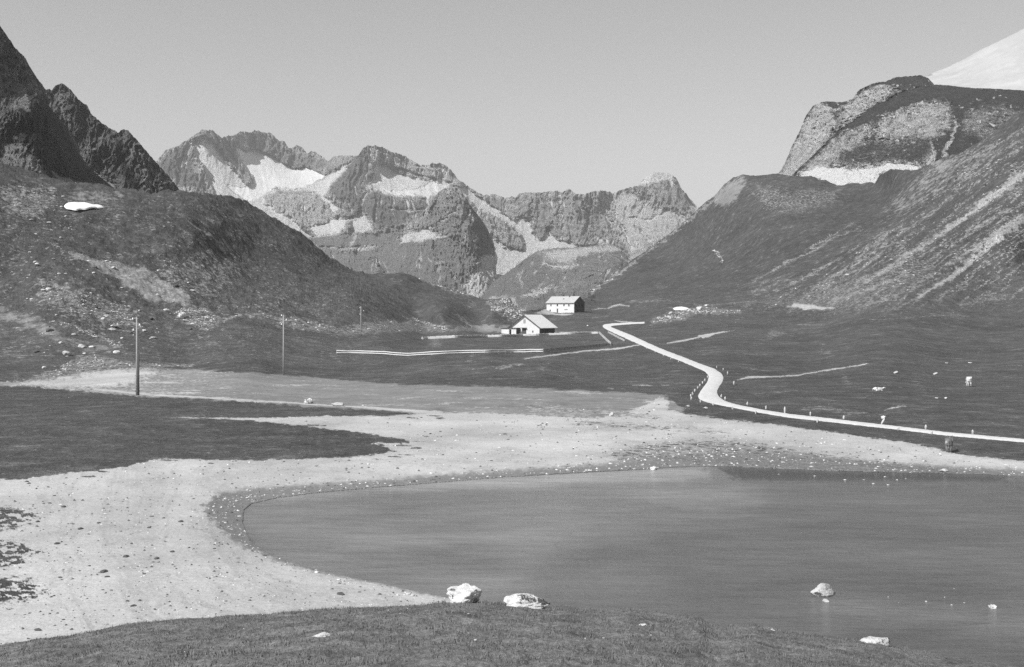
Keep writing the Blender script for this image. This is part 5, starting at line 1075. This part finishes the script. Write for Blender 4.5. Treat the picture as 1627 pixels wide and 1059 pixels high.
for k in range(12): sw.box(.6 + k * 1.05, .72 + k * 1.05, -.06, 0, -.9, EB, MS)
s_o = sw.build('side_wall', M_WOOD, root); s_o['label'] = 'side wall with its shade put in as a dark colour'  # side turned from the sun; its shade is put in with dark timber
rm_ = MB(); slab_roof(rm_, WB, -.7, LB + .6, EB, RB, .9, .2, MT); rf = rm_.build('roof', M_ROOFB, root)
bg_ = MB()
for sgn in (0, 1):
    x_e = -.9 if sgn == 0 else WB + .9; ze = EB - .9 * sl_
    pr = [(x_e, ze - .22), (WB / 2, RB - .2), (WB / 2, RB + .22), (x_e, ze + .22)] if sgn == 0 else [(WB / 2, RB - .2), (x_e, ze - .22), (x_e, ze + .22), (WB / 2, RB + .22)]
    bg_.prism(pr, -.78, -.71, MT)
bg_.build('barge_board', M_WOOD, rf)
h_ = MB(); h_.box(hx0, hx1, .12, .2, hz0, hz1, MT); h_.build('loft_hatch', M_WOODP, root)
d_ = MB(); d_.box(5.6, 7.6, .2, .28, .1, 2.3, MT); d_.build('door', M_WOOD, root)
c_m = MB(); c_m.box(5.4, 7.9, -.9, 0, 2.55, 2.68, MT); c_m.build('door_canopy', M_WOOD, root)
window(root, 10.3, 10.9, .6, 1.5, MT)
# lean-to shed standing against the left of the gable
sm = MB(); x0, x1, y0, y1 = -2.2, 4.6, -3.0, .0
wall_grid(sm, x1 - x0, -1.2, 2.35, [(3.5, 4.6, .0, 1.95)], .3, MT @ Matrix.Translation((x0, y0, 0))); sm.box(x0, x0 + .3, y0 + .3, y1 - .01, -1.2, 2.35, MT)
sh = sm.build('shed', M_PLASTER, root)
sm = MB(); sm.box(x1 - .3, x1, y0 + .3, y1 - .01, -1.2, 2.35, MT); sm.build('shed_side', M_WOOD, sh)
sm = MB(); sm.prism([(x0 - .3, 2.352), (x1 + .3, 2.352), (x1 + .3, 2.62), (x0 - .3, 2.62)], y0 - .4, y1 - .02, MT); sm.build('shed_roof', M_WOOD, sh)
sm = MB(); sm.box(x0 + 4.75, x0 + 5.5, y0 - .08, y0 - .02, .0, 1.9, MT); sm.build('shed_door', M_PLASTER, sh)
# farm implement / low shed end left of the stone house
def heap(px, py, w, h, label, cat, mat=M_STONE_D, seed=80):
    p = ground(px, py); place_rock('boulder', rock_mesh('boulder', seed, mat, 3, 8, .7, .2), p + Vector((0, 0, h * .3)), (w, w * .7, h), .2, label, cat)
heap(856, 494, 1.3, .9, 'dark boulder on the rise just left of the stone house', 'boulder'); heap(844, 493.5, 1.1, .6, 'low dark boulder farther left of the stone house', 'boulder', seed=81)

# ------------------------------------------------------------------ cows
def cow(px, py, hgt, heading, hide, label, lying=False, grazing=False):
    p = ground(px, py) if True else None
    k = hgt / 1.38
    root = empty('cow', p, heading); root.scale = (k, k, k); tag(root, label, 'cow')
    # skeleton along +x (head) -x (rump)
    dz = -.72 if lying else 0
    J = {'rump': (-.78, 0, 1.12 + dz, .25), 'hip': (-.58, 0, 1.10 + dz, .32), 'belly': (-.05, 0, 1.0 + dz, .36), 'chest': (.42, 0, 1.02 + dz, .33), 'withers': (.62, 0, 1.12 + dz, .24),
         'neck': (.92, 0, (1.18 if not grazing else .92) + dz, .15), 'poll': ((1.15, 0, 1.36 + dz, .12) if not grazing else (1.12, 0, .55, .12)), 'muzzle': ((1.48, 0, 1.2 + dz, .075) if not grazing else (1.32, 0, .22, .075)),
         'tail1': (-.98, 0, 1.16 + dz, .04), 'tail2': (-1.02, 0, (.75 if not lying else .25), .025), 'tail3': (-1.02, 0, (.45 if not lying else .06), .045)}
    E = [('hip', 'rump'), ('hip', 'belly'), ('belly', 'chest')] + ([('chest', 'neck')] if grazing else [('chest', 'withers'), ('withers', 'neck')]) + [('neck', 'poll'), ('poll', 'muzzle'), ('rump', 'tail1'), ('tail1', 'tail2'), ('tail2', 'tail3')]
    for s, sy in (('l', 1), ('r', -1)):
        if not lying:
            J.update({'th' + s: (-.62, .2 * sy, .82, .17), 'kn' + s: (-.50, .21 * sy, .62, .10), 'hk' + s: (-.72, .2 * sy, .40, .065), 'hf' + s: (-.64, .2 * sy, .06, .055), 'sh' + s: (.48, .19 * sy, .78, .14), 'fk' + s: (.52, .18 * sy, .42, .065), 'ff' + s: (.50, .18 * sy, .05, .05)})
            E += [('hip', 'th' + s), ('th' + s, 'kn' + s), ('kn' + s, 'hk' + s), ('hk' + s, 'hf' + s), ('chest', 'sh' + s), ('sh' + s, 'fk' + s), ('fk' + s, 'ff' + s)]
        else:
            J.update({'th' + s: (-.5, .26 * sy, .28, .2), 'kn' + s: (-.2, .38 * sy, .16, .09), 'hf' + s: (-.55, .42 * sy, .07, .055), 'sh' + s: (.5, .2 * sy, .26, .13), 'fk' + s: (.78, .2 * sy, .12, .07), 'ff' + s: (.5, .24 * sy, .06, .05)})
            E += [('hip', 'th' + s), ('th' + s, 'kn' + s), ('kn' + s, 'hf' + s), ('chest', 'sh' + s), ('sh' + s, 'fk' + s), ('fk' + s, 'ff' + s)]
    if grazing: J.pop('withers')
    names = list(J); me = bpy.data.meshes.new('cow_body'); me.from_pydata([J[n][:3] for n in names], [(names.index(a), names.index(b)) for a, b in E], [])
    o = bpy.data.objects.new('body', me); COL.objects.link(o); o.parent = root; me.materials.append(hide)
    mod = o.modifiers.new('skin', 'SKIN'); mod.use_smooth_shade = True
    for i, n in enumerate(names): me.skin_vertices[0].data[i].radius = (J[n][3], J[n][3]); me.skin_vertices[0].data[i].use_root = (n == 'belly')
    sub = o.modifiers.new('sub', 'SUBSURF'); sub.levels = 2; sub.render_levels = 2
    hx, _, hz, _ = J['poll']
    for sy in (1, -1):
        m = MB(); m.tube([Vector((hx - .02, .07 * sy, hz + .06)), Vector((hx, .2 * sy, hz + .12)), Vector((hx + .05, .24 * sy, hz + .24))], [.03, .024, .006], 6); m.build('horn', M_HORN, root, True)
        m = MB(); m.tube([Vector((hx - .05, .1 * sy, hz)), Vector((hx - .07, .22 * sy, hz - .01)), Vector((hx - .07, .30 * sy, hz - .05))], [.03, .055, .01], 6); m.build('ear', hide, root, True)
    if not grazing and not lying:
        m = MB(); m.tube([Vector((-.42, 0, .74)), Vector((-.36, 0, .6))], [.14, .09], 8); m.build('udder', hide, root, True)
cow(1539, 613.5, 1.5, R(80), M_COWP, 'pale cow standing in the meadow above the road, seen from behind', grazing=True)
cow(1508, 718, 1.12, R(66), M_COWD, 'dark young cow standing between the road and the gravel shore')
cow(1395, 621, 1.1, R(8), M_COWP, 'pale cow lying in the meadow with its head raised', lying=True)

# ------------------------------------------------------------------ haze
def haze():
    m = bpy.data.materials.new('mountain air'); m.use_nodes = True; t = m.node_tree; t.nodes.clear()
    v = t.nodes.new('ShaderNodeVolumePrincipled'); v.inputs['Color'].default_value = (.95, .95, .95, 1); v.inputs['Density'].default_value = 9e-5; v.inputs['Anisotropy'].default_value = .2
    o = t.nodes.new('ShaderNodeOutputMaterial'); t.links.new(v.outputs[0], o.inputs['Volume'])
    b = MB(); b.box(-15000, 15000, -3500, 21000, -4.5, 1150); h = b.build('haze', m); tag(h, 'thin mountain air softening the far range', 'haze', kind='stuff')
haze()
